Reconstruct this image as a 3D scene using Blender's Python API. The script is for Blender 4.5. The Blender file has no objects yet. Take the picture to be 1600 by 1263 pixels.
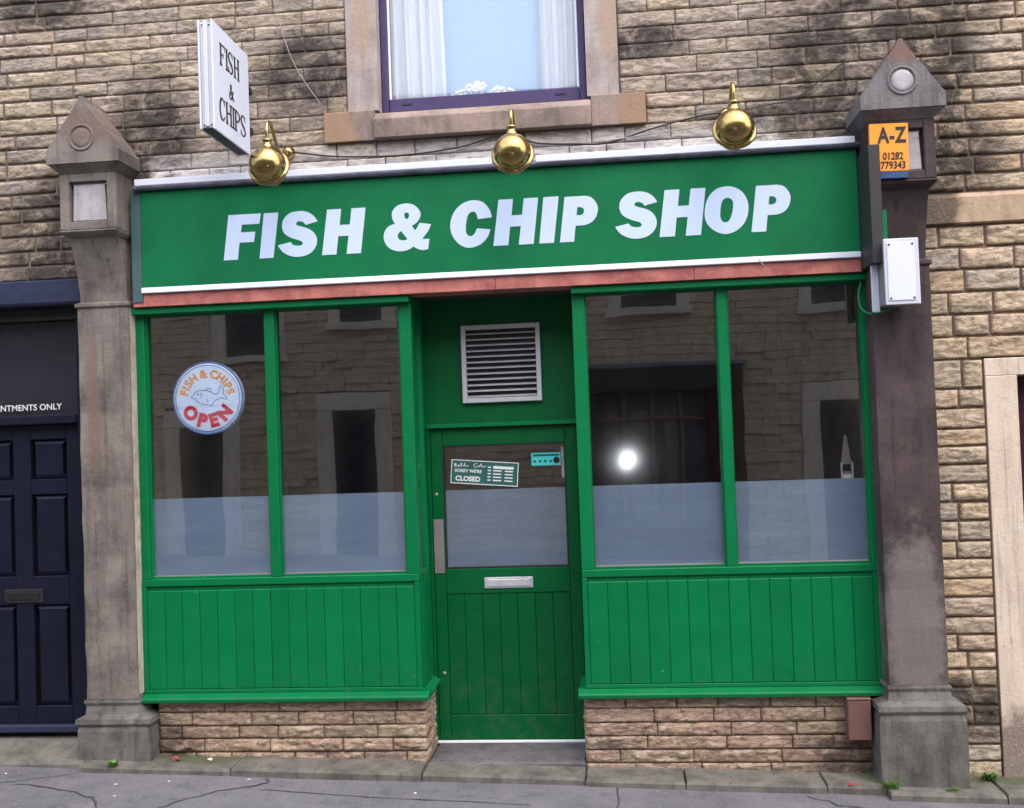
import bpy, bmesh, math, random
from mathutils import Vector, Matrix, noise

random.seed(7)
SC = bpy.context.scene
COL = SC.collection
R = math.radians

# ------------------------------------------------------------------ camera
cam_d = bpy.data.cameras.new('camera'); cam = bpy.data.objects.new('camera', cam_d); COL.objects.link(cam)
cam_d.sensor_width = 36.0; cam_d.sensor_fit = 'HORIZONTAL'; cam_d.lens = 1598.81 / 1600 * 36
cam_d.clip_start = 0.05; cam_d.clip_end = 2000
CAM = Vector((2.916, -6.0635, 2.0532))
rot = Matrix.Rotation(R(5.5519), 3, 'Z') @ Matrix.Rotation(R(1.5419), 3, 'X') @ Matrix.Rotation(R(2.0510), 3, 'Y')
rot = rot @ Matrix(((1, 0, 0), (0, 0, -1), (0, 1, 0)))
cam.matrix_world = Matrix.Translation(CAM) @ rot.to_4x4()
SC.camera = cam

# ------------------------------------------------------------------ sky, sun, exposure
SUN_EL, SUN_AZ = 58.0, 150.0          # a veiled sun high behind the photographer's right shoulder
world = bpy.data.worlds.new('World'); SC.world = world; world.use_nodes = True
wn = world.node_tree.nodes; wl = world.node_tree.links
bg = wn['Background']; sky = wn.new('ShaderNodeTexSky'); sky.sky_type = 'NISHITA'; sky.sun_disc = False
sky.sun_elevation = R(SUN_EL); sky.sun_rotation = R(SUN_AZ); sky.air_density = 1.0; sky.dust_density = 3.0; sky.ozone_density = 1.0
wl.new(sky.outputs['Color'], bg.inputs['Color']); bg.inputs['Strength'].default_value = 0.15
sun_d = bpy.data.lights.new('sun', 'SUN'); sun = bpy.data.objects.new('sun', sun_d); COL.objects.link(sun)
sun_d.energy = 1.5; sun_d.angle = R(150); sun_d.color = (1.0, 0.95, 0.88)
sdir = Vector((math.sin(R(SUN_AZ)) * math.cos(R(SUN_EL)), math.cos(R(SUN_AZ)) * math.cos(R(SUN_EL)), math.sin(R(SUN_EL))))
sun.rotation_euler = sdir.to_track_quat('Z', 'Y').to_euler()
sun.location = (0, -8, 12)
vs = SC.view_settings
vs.view_transform = 'Standard'; vs.look = 'None'; vs.gamma = 1.0; vs.use_curve_mapping = False; vs.exposure = 1.45

# ------------------------------------------------------------------ node helpers
def srgb(r, g, b):
    f = lambda c: (c / 255 / 12.92) if c / 255 <= 0.04045 else ((c / 255 + 0.055) / 1.055) ** 2.4
    return (f(r), f(g), f(b), 1.0)

class NT:
    def __init__(s, name):
        s.m = bpy.data.materials.new(name); s.m.use_nodes = True
        s.t = s.m.node_tree; s.n = s.t.nodes; s.l = s.t.links
        s.bsdf = s.n['Principled BSDF']; s.out = s.n['Material Output']
    def node(s, typ, **kw):
        x = s.n.new(typ)
        for k, v in kw.items(): setattr(x, k, v)
        return x
    def link(s, a, b): s.l.new(a, b)
    def setin(s, sock, v):
        if isinstance(v, bpy.types.NodeSocket): s.l.new(v, sock)
        else: sock.default_value = v
    def coords(s, kind='Object', scale=(1, 1, 1)):
        tc = s.node('ShaderNodeTexCoord') if kind != 'World' else s.node('ShaderNodeNewGeometry')
        o = tc.outputs['Position'] if kind == 'World' else tc.outputs[kind]
        mp = s.node('ShaderNodeMapping'); mp.inputs['Scale'].default_value = scale
        s.link(o, mp.inputs['Vector']); return mp.outputs['Vector']
    def noise(s, vec, scale, detail=4, rough=0.55, dist=0.0):
        x = s.node('ShaderNodeTexNoise'); s.link(vec, x.inputs['Vector'])
        x.inputs['Scale'].default_value = scale; x.inputs['Detail'].default_value = detail
        x.inputs['Roughness'].default_value = rough; x.inputs['Distortion'].default_value = dist
        return x.outputs['Fac']
    def ramp(s, fac, stops):
        x = s.node('ShaderNodeValToRGB'); s.link(fac, x.inputs['Fac'])
        e = x.color_ramp.elements
        while len(e) < len(stops): e.new(0.5)
        for i, (p, c) in enumerate(stops):
            e[i].position = p; e[i].color = c if isinstance(c, tuple) else (c, c, c, 1)
        return x.outputs['Color']
    def mix(s, fac, a, b, mode='MIX'):
        x = s.node('ShaderNodeMix', data_type='RGBA', blend_type=mode, clamp_factor=True)
        s.setin(x.inputs['Factor'], fac); s.setin(x.inputs['A'], a); s.setin(x.inputs['B'], b)
        # sockets with the same name exist per data type: use the RGBA ones
        return x.outputs['Result']
    def math(s, op, a, b=0.0, clamp=False):
        x = s.node('ShaderNodeMath', operation=op, use_clamp=clamp)
        s.setin(x.inputs[0], a); s.setin(x.inputs[1], b); return x.outputs[0]
    def bump(s, h, strength=0.3, dist=0.01):
        x = s.node('ShaderNodeBump'); s.link(h, x.inputs['Height'])
        x.inputs['Strength'].default_value = strength; x.inputs['Distance'].default_value = dist
        s.link(x.outputs['Normal'], s.bsdf.inputs['Normal'])
    def col(s, c): s.setin(s.bsdf.inputs['Base Color'], c)
    def rgh(s, v): s.setin(s.bsdf.inputs['Roughness'], v)

def _mix(s, fac, a, b, mode='MIX'):
    x = s.node('ShaderNodeMix', data_type='RGBA', blend_type=mode, clamp_factor=True)
    ins = [i for i in x.inputs if i.type == 'RGBA']; outs = [o for o in x.outputs if o.type == 'RGBA']
    s.setin(x.inputs[0], fac); s.setin(ins[0], a); s.setin(ins[1], b)
    return outs[0]
NT.mix = _mix

M = {}
def simple(name, rgb, rough=0.5, metal=0.0, var=0.12, scale=6.0, bump=0.05, bscale=60.0, coat=0.0, kind='Object'):
    t = NT(name); v = t.coords(kind)
    c = srgb(*rgb); d = tuple(x * (1 - var * 1.6) for x in c[:3]) + (1,); l = tuple(min(1, x * (1 + var)) for x in c[:3]) + (1,)
    n = t.noise(v, scale, 6, 0.6)
    t.col(t.ramp(n, [(0.3, d), (0.7, l)]))
    t.rgh(t.ramp(t.noise(v, scale * 2.3, 4), [(0.3, max(0.03, rough - 0.08)), (0.7, min(1, rough + 0.1))]))
    t.bsdf.inputs['Metallic'].default_value = metal
    t.bsdf.inputs['Coat Weight'].default_value = coat
    if bump: t.bump(t.noise(v, bscale, 3), bump, 0.01)
    M[name] = t.m; return t.m

def blob(t, vec, c, r):
    """smooth falloff around a world point, squashed by radii r"""
    sub = t.node('ShaderNodeVectorMath', operation='SUBTRACT'); t.link(vec, sub.inputs[0]); sub.inputs[1].default_value = c
    dv = t.node('ShaderNodeVectorMath', operation='DIVIDE'); t.link(sub.outputs[0], dv.inputs[0]); dv.inputs[1].default_value = r
    ln = t.node('ShaderNodeVectorMath', operation='LENGTH'); t.link(dv.outputs[0], ln.inputs[0])
    return t.math('SUBTRACT', 1.0, ln.outputs['Value'], True)

def stone_mat(name, tones, soot=(), soot_amt=0.55, wash=None, bump=0.9):
    t = NT(name); w = t.coords('World'); oi = t.node('ShaderNodeObjectInfo')
    base = t.ramp(oi.outputs['Random'], [((i + 0.5) / len(tones), srgb(*c)) for i, c in enumerate(tones)])
    n1 = t.noise(w, 5.0, 6, 0.65, 0.4); n2 = t.noise(w, 26.0, 6, 0.7, 0.3); n3 = t.noise(w, 110.0, 4, 0.7)
    c = t.mix(t.ramp(n1, [(0.42, 0.0), (0.72, 0.5)]), base, srgb(180, 160, 126))
    c = t.mix(t.ramp(n2, [(0.46, 0.0), (0.76, 0.7)]), c, srgb(118, 108, 98))
    c = t.mix(t.ramp(n3, [(0.5, 0.0), (0.8, 0.5)]), c, srgb(205, 192, 170))
    # weathered crinkles left by the punch: crevice shade and lit arrises painted in colour
    cw = t.coords('World', (6.5, 6.5, 27)); cn = t.noise(cw, 1.0, 6, 0.62, 0.5)
    c = t.mix(t.ramp(cn, [(0.455, 0.0), (0.488, 0.5), (0.505, 0.5), (0.535, 0.0)]), c, srgb(70, 62, 56))
    c = t.mix(t.ramp(cn, [(0.54, 0.0), (0.575, 0.4), (0.63, 0.0)]), c, srgb(206, 192, 172))
    # grime lying in streaks along the bed, and soot where the smoke and rain left it
    ws = t.coords('World', (3.0, 3.0, 9.0))
    g = t.ramp(t.noise(ws, 1.0, 7, 0.68, 0.6), [(0.52, 0.0), (0.72, 0.6)])
    c = t.mix(g, c, srgb(96, 88, 80))
    if soot:
        acc = None
        for cc, rr in soot:
            b = blob(t, w, cc, rr); acc = b if acc is None else t.math('MAXIMUM', acc, b)
        sn = t.noise(w, 5.5, 8, 0.75, 0.6)
        k = t.math('MULTIPLY', t.math('MULTIPLY', acc, 2.2, True), t.ramp(sn, [(0.33, 0.12), (0.53, 1.0)]))
        c = t.mix(t.math('MULTIPLY', k, soot_amt), c, srgb(44, 40, 40))
    if wash:
        z0, z1, x0, x1 = wash
        sep = t.node('ShaderNodeSeparateXYZ'); t.link(w, sep.inputs[0])
        zz = t.math('MULTIPLY', t.math('GREATER_THAN', sep.outputs['Z'], z0), t.math('LESS_THAN', sep.outputs['Z'], z1))
        xx = t.math('MULTIPLY', t.math('MULTIPLY', t.math('SUBTRACT', sep.outputs['X'], x0), 4.0, True), t.math('MULTIPLY', t.math('SUBTRACT', x1, sep.outputs['X']), 2.0, True))
        xx = t.ramp(t.math('ADD', xx, t.math('MULTIPLY', t.math('SUBTRACT', t.noise(w, 6, 6, 0.7), 0.5), 1.2)), [(0.05, 0.0), (0.35, 1.0)])
        f = t.math('MULTIPLY', t.math('MULTIPLY', zz, xx), t.ramp(t.noise(t.coords('World', (8, 8, 20)), 1.6, 7, 0.75, 0.8), [(0.33, 0.0), (0.50, 0.9)]))
        f = t.math('MULTIPLY', f, t.math('SUBTRACT', 1.0, t.math('MULTIPLY', t.math('SUBTRACT', sep.outputs['Z'], 3.72), 7.0, True), True))
        c = t.mix(f, c, srgb(212, 206, 204))
    t.col(c); t.rgh(0.9); t.bsdf.inputs['Specular IOR Level'].default_value = 0.25
    h = t.math('ADD', t.math('ADD', t.math('MULTIPLY', n2, 0.7), t.math('MULTIPLY', n3, 0.35)), t.math('MULTIPLY', cn, 0.9))
    t.bump(h, bump, 0.012)
    M[name] = t.m

TONES = [(166, 150, 138), (176, 160, 146), (150, 138, 128), (180, 162, 138), (158, 142, 132), (136, 128, 120), (174, 154, 142), (170, 154, 130)]
stone_mat('wall_stone', TONES,
    soot=[((4.45, 0, 4.15), (0.75, 1, 0.75)), ((4.75, 0, 3.62), (0.42, 1, 0.45)), ((-0.45, 0, 3.35), (0.55, 1, 0.55)), ((0.15, 0, 3.95), (0.35, 1, 0.5)),
          ((-0.55, 0, 4.85), (0.45, 1, 0.22)), ((1.15, 0, 4.3), (0.4, 1, 0.35)), ((4.65, 0, 4.55), (0.5, 1, 0.25)), ((3.2, 0, 4.33), (0.3, 1, 0.14)), ((3.95, 0, 3.8), (0.5, 1, 0.16))],
    soot_amt=0.86, wash=(3.64, 3.85, 0.1, 3.98))
stone_mat('neighbour_stone', [(194, 172, 144), (186, 168, 144), (172, 156, 138), (200, 180, 152), (186, 158, 126), (164, 156, 146), (194, 170, 146)],
    soot=[((4.8, 0, 3.55), (0.5, 1, 0.5)), ((4.75, 0, 4.1), (0.45, 1, 0.7)), ((4.75, 0, 0.4), (0.5, 1, 0.25)), ((4.9, 0, 4.45), (0.4, 1, 0.25))], soot_amt=0.9)
stone_mat('plinth_brick', [(164, 136, 118), (152, 124, 108), (172, 144, 126), (142, 120, 108), (160, 140, 118)],
    soot=[((4.35, 0, 0.12), (0.6, 1, 0.28)), ((0.1, 0, 0.2), (0.3, 1, 0.2))], soot_amt=0.75)

stone_mat('opposite_stone', [(214, 188, 150), (206, 182, 150)], bump=0.3)
def mortar_mat(name, rgb, dark):
    t = NT(name); w = t.coords('World')
    n = t.noise(w, 9, 6, 0.6)
    t.col(t.ramp(n, [(0.3, srgb(*dark)), (0.7, srgb(*rgb))])); t.rgh(0.95); t.bump(t.noise(w, 90, 4), 0.4, 0.01); M[name] = t.m
mortar_mat('mortar', (132, 117, 104), (86, 76, 69))
mortar_mat('mortar_dark', (92, 78, 66), (60, 52, 46))
mortar_mat('mortar_buff', (140, 116, 98), (86, 72, 64))

def dressed(name, rgb, dark, rust=None, rust_at=(), lo=0.42, scale=3.2):
    """smooth sawn sandstone with weather stains"""
    t = NT(name); w = t.coords('World'); ws = t.coords('World', (5, 5, 1.3))
    c = t.mix(t.ramp(t.noise(w, scale, 7, 0.65, 0.3), [(lo, 0.0), (lo + 0.27, 0.85)]), srgb(*rgb), srgb(*dark))
    c = t.mix(t.ramp(t.noise(t.coords('World', (26, 26, 1.1)), 1.0, 5, 0.6), [(0.55, 0.0), (0.72, 0.5)]), c, srgb(*[int(x * 0.66) for x in dark]))
    c = t.mix(t.ramp(t.noise(w, 30, 5, 0.75), [(0.60, 0.0), (0.68, 0.55)]), c, srgb(*[int(x * 0.6) for x in dark]))
    c = t.mix(t.ramp(t.noise(ws, 1.4, 6, 0.6), [(0.5, 0.0), (0.75, 0.55)]), c, srgb(*[int(x * 0.72) for x in dark]))
    if rust:
        acc = None
        for cc, rr in rust_at:
            b = blob(t, w, cc, rr); acc = b if acc is None else t.math('MAXIMUM', acc, b)
        k = t.math('MULTIPLY', t.ramp(t.math('ADD', t.math('MULTIPLY', acc, 0.8), t.math('MULTIPLY', t.noise(w, 9, 7, 0.7), 0.7)), [(0.5, 0.0), (0.72, 0.8)]), t.math('GREATER_THAN', acc, 0.001))
        c = t.mix(k, c, srgb(*rust))
    c = t.mix(t.ramp(t.noise(w, 70, 4, 0.7), [(0.52, 0.0), (0.75, 0.35)]), c, srgb(*[min(255, int(x * 1.18)) for x in rgb]))
    t.col(c); t.rgh(0.88); t.bsdf.inputs['Specular IOR Level'].default_value = 0.3
    t.bump(t.math('ADD', t.noise(w, 45, 5, 0.7), t.math('MULTIPLY', t.noise(w, 9, 4), 0.8)), 0.35, 0.012); M[name] = t.m
dressed('sill_stone', (150, 132, 122), (104, 92, 86), (152, 122, 96), [((1.30, 0, 3.92), (0.2, 1, 0.25)), ((3.15, 0, 3.93), (0.2, 1, 0.22)), ((2.98, 0, 4.45), (0.09, 1, 0.3)), ((1.5, 0, 4.6), (0.05, 1, 0.4))])
dressed('jamb_stone', (168, 156, 152), (140, 124, 116), (160, 138, 120), [((2.98, 0, 4.5), (0.1, 1, 0.35)), ((1.49, 0, 4.65), (0.07, 1, 0.5))])
dressed('pilaster_stone', (128, 119, 112), (78, 71, 68), (112, 94, 86), [((-0.12, 0, 3.98), (0.3, 1, 0.16)), ((0.03, 0, 1.9), (0.06, 1, 0.8)), ((-0.24, 0, 2.3), (0.06, 1, 0.7))])
dressed('pilaster_dark', (78, 66, 66), (46, 39, 40), (118, 110, 107), [((4.55, 0, 0.85), (0.24, 1, 0.85))])
dressed('pilaster_cap_grey', (120, 115, 115), (82, 75, 75), (122, 92, 82), [((4.55, 0, 4.06), (0.14, 1, 0.12))])
dressed('plinth_grey', (106, 104, 99), (60, 58, 56), scale=6)
dressed('panel_pale', (172, 168, 172), (136, 130, 132))
dressed('band_stone', (184, 160, 132), (150, 130, 112), (60, 54, 52), [((4.80, 0, 3.25), (0.22, 1, 0.3))])
dressed('surround_stone', (206, 190, 172), (184, 166, 150), (96, 84, 76), [((5.15, 0, 0.1), (0.35, 1, 0.4))], lo=0.5)
dressed('ledge_concrete', (108, 105, 98), (72, 69, 64), (70, 78, 52), [((x_, 0, 0.163 - 0.031 * x_), (0.5, 0.22, 0.05)) for x_ in (0.4, 4.5, 5.1)], scale=7)
dressed('step_stone', (104, 102, 106), (74, 72, 74), scale=5)
dressed('cream_paint', (190, 180, 164), (140, 126, 112), scale=9)

def paint(name, rgb, rough=0.3, dirt=0.35, bump=0.06, boards=False):
    t = NT(name); w = t.coords('World'); c = srgb(*rgb)
    n = t.noise(w, 4, 5, 0.6)
    cc = t.ramp(n, [(0.3, tuple(x * 0.86 for x in c[:3]) + (1,)), (0.7, tuple(x * 1.1 for x in c[:3]) + (1,))])
    ws = t.coords('World', (22, 22, 2.2))
    cc = t.mix(t.ramp(t.noise(ws, 1, 6, 0.65), [(0.52, 0.0), (0.78, dirt)]), cc, tuple(x * 0.5 + 0.006 for x in c[:3]) + (1,))
    if boards:      # each board took the brush differently; road splash and scuffs low down
        oi = t.node('ShaderNodeObjectInfo')
        cc = t.mix(0.35, cc, t.ramp(oi.outputs['Random'], [(0.0, tuple(x * 0.78 for x in c[:3]) + (1,)), (1.0, tuple(x * 1.22 for x in c[:3]) + (1,))]))
        sep = t.node('ShaderNodeSeparateXYZ'); t.link(w, sep.inputs[0])
        lowf = t.math('SUBTRACT', 1.0, t.math('MULTIPLY', t.math('SUBTRACT', sep.outputs['Z'], 0.1), 1.5), True)
        cc = t.mix(t.math('MULTIPLY', lowf, t.ramp(t.noise(w, 13, 7, 0.75), [(0.48, 0.0), (0.75, 0.7)])), cc, srgb(70, 92, 70))
        cc = t.mix(t.ramp(t.noise(t.coords('World', (30, 30, 55)), 1.0, 3, 0.5), [(0.735, 0.0), (0.755, 0.6)]), cc, srgb(120, 150, 130))
    t.bsdf.inputs['Specular IOR Level'].default_value = 0.2
    t.col(cc); t.rgh(t.ramp(t.noise(w, 14, 5), [(0.3, rough - 0.07), (0.7, rough + 0.14)]))
    t.bump(t.noise(t.coords('World', (40, 40, 7)), 1.5, 4), bump, 0.01); M[name] = t.m
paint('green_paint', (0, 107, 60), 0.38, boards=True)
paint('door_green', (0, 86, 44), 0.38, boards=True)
paint('sign_green', (0, 104, 61), 0.6, 0.12, 0.02)
paint('navy_paint', (22, 24, 41), 0.36, 0.5)
paint('lintel_blue', (42, 47, 70), 0.6, 0.5, 0.3)
paint('purple_frame', (72, 62, 98), 0.4, 0.4)
paint('maroon_paint', (62, 28, 40), 0.4)
simple('white_plastic', (198, 200, 212), 0.35, var=0.04, bump=0.02)
simple('trim_white', (226, 230, 242), 0.4, var=0.03, bump=0.02)
simple('letter_white', (190, 206, 234), 0.6, var=0.01, bump=0.0)
simple('sign_face', (210, 214, 226), 0.55, var=0.02, bump=0.0)
simple('aluminium', (198, 198, 204), 0.4, 0.2, var=0.06)
simple('chrome', (222, 224, 232), 0.32, 0.55, var=0.03, bump=0.02)
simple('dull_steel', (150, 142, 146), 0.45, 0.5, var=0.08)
simple('dark_metal', (38, 36, 38), 0.55, 0.2)
simple('charcoal', (42, 39, 42), 0.6, var=0.08)
simple('dusty_grey', (66, 64, 70), 0.9, var=0.15)
simple('drape_grey', (104, 98, 94), 0.95, var=0.4, scale=5)
simple('slate_flashing', (96, 98, 116), 0.7, var=0.3, scale=14, bump=0.3)
simple('grey_green', (60, 88, 90), 0.55)
simple('brown_plastic', (112, 80, 74), 0.5, var=0.08)
simple('black_ink', (20, 18, 20), 0.5, bump=0)
simple('dark_letter', (52, 50, 46), 0.4, bump=0)
simple('red_ink', (192, 30, 60), 0.4, bump=0)
simple('orange_ink', (222, 158, 84), 0.4, bump=0)
simple('blue_ink', (74, 112, 176), 0.4, bump=0)
simple('orange_sign', (244, 150, 36), 0.4, var=0.03, bump=0.01)
simple('blue_strip', (36, 66, 120), 0.4, bump=0)
simple('sign_pale_blue', (202, 222, 248), 0.25, var=0.02, bump=0)
simple('closed_card', (44, 92, 90), 0.35, var=0.08, bump=0)
simple('cyan_card', (70, 196, 196), 0.35, var=0.04, bump=0)
simple('white_ink', (222, 226, 226), 0.4, bump=0, var=0.02)
simple('cable_black', (40, 36, 36), 0.6)
simple('cable_grey', (150, 142, 140), 0.6)
simple('cable_green', (24, 106, 70), 0.45)
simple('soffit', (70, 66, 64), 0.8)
simple('interior_dark', (112, 96, 82), 0.85, var=0.3, scale=2)
simple('interior_floor', (66, 60, 54), 0.7)
simple('room_wall', (150, 170, 190), 0.9)
simple('leaf_green', (84, 132, 44), 0.6, var=0.35, scale=30)
simple('crumpled_red', (146, 62, 62), 0.7, var=0.2)
simple('paper_white', (218, 216, 210), 0.8)
simple('flower_white', (232, 236, 238), 0.7, var=0.04)
simple('sky_reflection_blue', (140, 172, 202), 0.9, var=0.03, bump=0)  # blue of the sky mirrored in the upstairs pane, painted on a sheet
simple('roof_slate', (70, 72, 78), 0.8, var=0.3)
simple('tarmac_crack', (52, 50, 53), 0.95)

t = NT('brass'); v = t.coords('Object')
t.col(t.ramp(t.noise(v, 9, 6, 0.6), [(0.3, srgb(150, 122, 72)), (0.7, srgb(194, 170, 114))])); t.bsdf.inputs['Metallic'].default_value = 1.0
t.rgh(t.ramp(t.noise(v, 22, 5), [(0.3, 0.12), (0.7, 0.30)])); M['brass'] = t.m

t = NT('red_granite'); w = t.coords('World', (1, 1, 1.6))
c = t.mix(t.ramp(t.noise(w, 4.5, 6, 0.6, 0.8), [(0.38, 0.0), (0.66, 1.0)]), srgb(186, 112, 100), srgb(146, 74, 70))
c = t.mix(t.ramp(t.noise(w, 60, 4, 0.7), [(0.5, 0.0), (0.7, 0.4)]), c, srgb(206, 144, 130))
c = t.mix(t.ramp(t.noise(t.coords('World', (9, 9, 1)), 1.2, 5), [(0.55, 0.0), (0.7, 0.4)]), c, srgb(120, 62, 58))
t.col(c); t.rgh(0.45); M['red_granite'] = t.m

def glass_mat(name, ior, tint=(1, 1, 1)):
    t = NT(name); t.n.remove(t.bsdf)
    tr = t.node('ShaderNodeBsdfTransparent'); tr.inputs['Color'].default_value = tint + (1,)
    gl = t.node('ShaderNodeBsdfGlossy'); gl.inputs['Roughness'].default_value = 0.0
    w = t.coords('World'); bn = t.node('ShaderNodeBump'); t.link(t.noise(w, 1.7, 2, 0.4), bn.inputs['Height'])
    bn.inputs['Strength'].default_value = 0.12; bn.inputs['Distance'].default_value = 0.01
    t.link(bn.outputs['Normal'], gl.inputs['Normal'])
    lw = t.node('ShaderNodeLayerWeight'); lw.inputs['Blend'].default_value = 0.5
    f0 = ((ior - 1) / (ior + 1)) ** 2
    fr = t.math('ADD', t.math('MULTIPLY', t.math('POWER', lw.outputs['Facing'], 5.0), 1 - f0), f0)
    g2 = t.node('ShaderNodeBsdfGlossy'); g2.inputs['Roughness'].default_value = 0.09; t.link(bn.outputs['Normal'], g2.inputs['Normal'])
    gm_ = t.node('ShaderNodeMixShader'); gm_.inputs[0].default_value = 0.3; t.link(gl.outputs[0], gm_.inputs[1]); t.link(g2.outputs[0], gm_.inputs[2])
    mx = t.node('ShaderNodeMixShader'); t.link(fr, mx.inputs[0]); t.link(tr.outputs[0], mx.inputs[1]); t.link(gm_.outputs[0], mx.inputs[2])
    t.link(mx.outputs[0], t.out.inputs['Surface']); M[name] = t.m
glass_mat('glass', 2.2)
glass_mat('glass_upper', 1.7)
glass_mat('glass_grey', 1.35, (0.8, 0.8, 0.84))

t = NT('frosted_film'); w = t.coords('World', (1, 1, 6))
t.col(t.ramp(t.noise(w, 2.2, 5, 0.6), [(0.3, srgb(102, 122, 146)), (0.7, srgb(116, 136, 158))])); t.rgh(0.5); M['frosted_film'] = t.m
t = NT('net_curtain'); t.col(srgb(226, 230, 236)); t.rgh(0.95)
ad = t.node('ShaderNodeAddShader'); tl = t.node('ShaderNodeBsdfTranslucent'); tl.inputs['Color'].default_value = (0.12, 0.13, 0.14, 1)
t.link(t.bsdf.outputs[0], ad.inputs[0]); t.link(tl.outputs[0], ad.inputs[1]); t.link(ad.outputs[0], t.out.inputs['Surface']); M['net_curtain'] = t.m

t = NT('pavement_tarmac'); w = t.coords('World')
c = t.mix(t.ramp(t.noise(w, 2.3, 7, 0.7, 0.4), [(0.35, 0.0), (0.68, 1.0)]), srgb(78, 77, 82), srgb(102, 100, 105))
c = t.mix(t.ramp(t.noise(w, 150, 3, 0.7), [(0.45, 0.0), (0.72, 0.7)]), c, srgb(140, 137, 142))
c = t.mix(t.ramp(t.noise(w, 11, 6, 0.7), [(0.52, 0.0), (0.72, 0.6)]), c, srgb(62, 60, 66))
c = t.mix(t.ramp(t.noise(w, 48, 3, 0.6), [(0.66, 0.0), (0.72, 0.6)]), c, srgb(134, 128, 122))
t.col(c); t.rgh(0.85); t.bump(t.math('ADD', t.noise(w, 160, 4, 0.7), t.noise(w, 18, 4)), 0.5, 0.006); M['pavement_tarmac'] = t.m
simple('road_tarmac', (72, 72, 76), 0.9, kind='World', scale=3, bump=0.4, bscale=140)
simple('ground_soil', (86, 88, 76), 0.95, kind='World', scale=0.2)
t = NT('flash_glow'); em = t.node('ShaderNodeEmission'); em.inputs['Strength'].default_value = 330.0; em.inputs['Color'].default_value = (0.9, 0.95, 1, 1)
t.link(em.outputs[0], t.out.inputs['Surface']); M['flash_glow'] = t.m

# ------------------------------------------------------------------ object helpers
def link_mesh(name, me, parent=None, mat=None, loc=None):
    o = bpy.data.objects.new(name, me); COL.objects.link(o)
    if mat is not None and not me.materials: me.materials.append(M[mat])
    if parent is not None: o.parent = parent
    if loc is not None: o.location = loc
    return o
def tag(o, label, cat, group=None):
    o['label'] = label; o['category'] = cat
    if group: o['group'] = group
    return o
def structure(o): o['kind'] = 'structure'; return o
def stuff(o): o['kind'] = 'stuff'; return o
def thing(name, label, cat, loc=(0, 0, 0), group=None, rot=(0, 0, 0)):
    o = bpy.data.objects.new(name, None); COL.objects.link(o); o.location = loc; o.rotation_euler = rot
    o.empty_display_size = 0.1
    return tag(o, label, cat, group)
def flush(bm, name, mat, parent=None, smooth=False, loc=None):
    me = bpy.data.meshes.new(name); bm.normal_update(); bm.to_mesh(me); bm.free()
    if smooth:
        for p in me.polygons: p.use_smooth = True
    return link_mesh(name, me, parent, mat, loc)
def add_box(bm, x0, x1, y0, y1, z0, z1, bev=0.0, seg=1):
    vs_ = [bm.verts.new((x, y, z)) for x in (x0, x1) for y in (y0, y1) for z in (z0, z1)]
    idx = [(0, 1, 3, 2), (4, 6, 7, 5), (0, 4, 5, 1), (2, 3, 7, 6), (0, 2, 6, 4), (1, 5, 7, 3)]
    fs = [bm.faces.new([vs_[i] for i in f]) for f in idx]
    if bev:
        es = list({e for f in fs for e in f.edges})
        bmesh.ops.bevel(bm, geom=es, offset=bev, segments=seg, profile=0.5, affect='EDGES')
def box(name, x0, x1, y0, y1, z0, z1, mat, parent=None, bev=0.004, seg=1, loc=None):
    bm = bmesh.new(); add_box(bm, x0, x1, y0, y1, z0, z1, bev, seg); return flush(bm, name, mat, parent, loc=loc)
def prism(name, pts, axis, a, b, mat, parent=None, bev=0.0, smooth=False):
    """extrude a polygon; axis 'y': pts are (x,z); axis 'x': pts are (y,z); axis 'z': pts are (x,y)"""
    bm = bmesh.new()
    mk = {'y': lambda p, d: (p[0], d, p[1]), 'x': lambda p, d: (d, p[0], p[1]), 'z': lambda p, d: (p[0], p[1], d)}[axis]
    A = [bm.verts.new(mk(p, a)) for p in pts]; B = [bm.verts.new(mk(p, b)) for p in pts]
    bm.faces.new(A); bm.faces.new(list(reversed(B)))
    for i in range(len(pts)):
        j = (i + 1) % len(pts); bm.faces.new((A[j], A[i], B[i], B[j]))
    bmesh.ops.recalc_face_normals(bm, faces=bm.faces)
    if bev: bmesh.ops.bevel(bm, geom=list(bm.edges), offset=bev, segments=1, affect='EDGES')
    return flush(bm, name, mat, parent, smooth)
def loft(name, levels, mat, parent=None, yb=0.06, rough=0.0, sub=1):
    """stack of rectangles: (z, x0, x1, yfront); back at yb. rough = chipped irregularity"""
    bm = bmesh.new(); rings = []
    for z, x0, x1, yf in levels:
        n = 8 * sub
        pts = []
        for i in range(n + 1): pts.append((x0 + (x1 - x0) * i / n, yf))
        for i in range(1, 4): pts.append((x1, yf + (yb - yf) * i / 3))
        for i in range(2, -1, -1): pts.append((x0, yf + (yb - yf) * (i + 1) / 3))
        ring = []
        for (x, y) in pts:
            v = Vector((x, y, z))
            if rough:
                d = noise.noise_vector(v * 14) * rough + noise.noise_vector(v * 45) * rough * 0.5
                v = v + Vector((d.x, d.y, d.z * 0.5))
            ring.append(bm.verts.new(v))
        rings.append(ring)
    for a, b in zip(rings, rings[1:]):
        m = len(a)
        for i in range(m): bm.faces.new((a[i], a[(i + 1) % m], b[(i + 1) % m], b[i]))
    bm.faces.new(list(reversed(rings[0]))); bm.faces.new(rings[-1])
    bmesh.ops.recalc_face_normals(bm, faces=bm.faces)
    return flush(bm, name, mat, parent)
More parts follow.
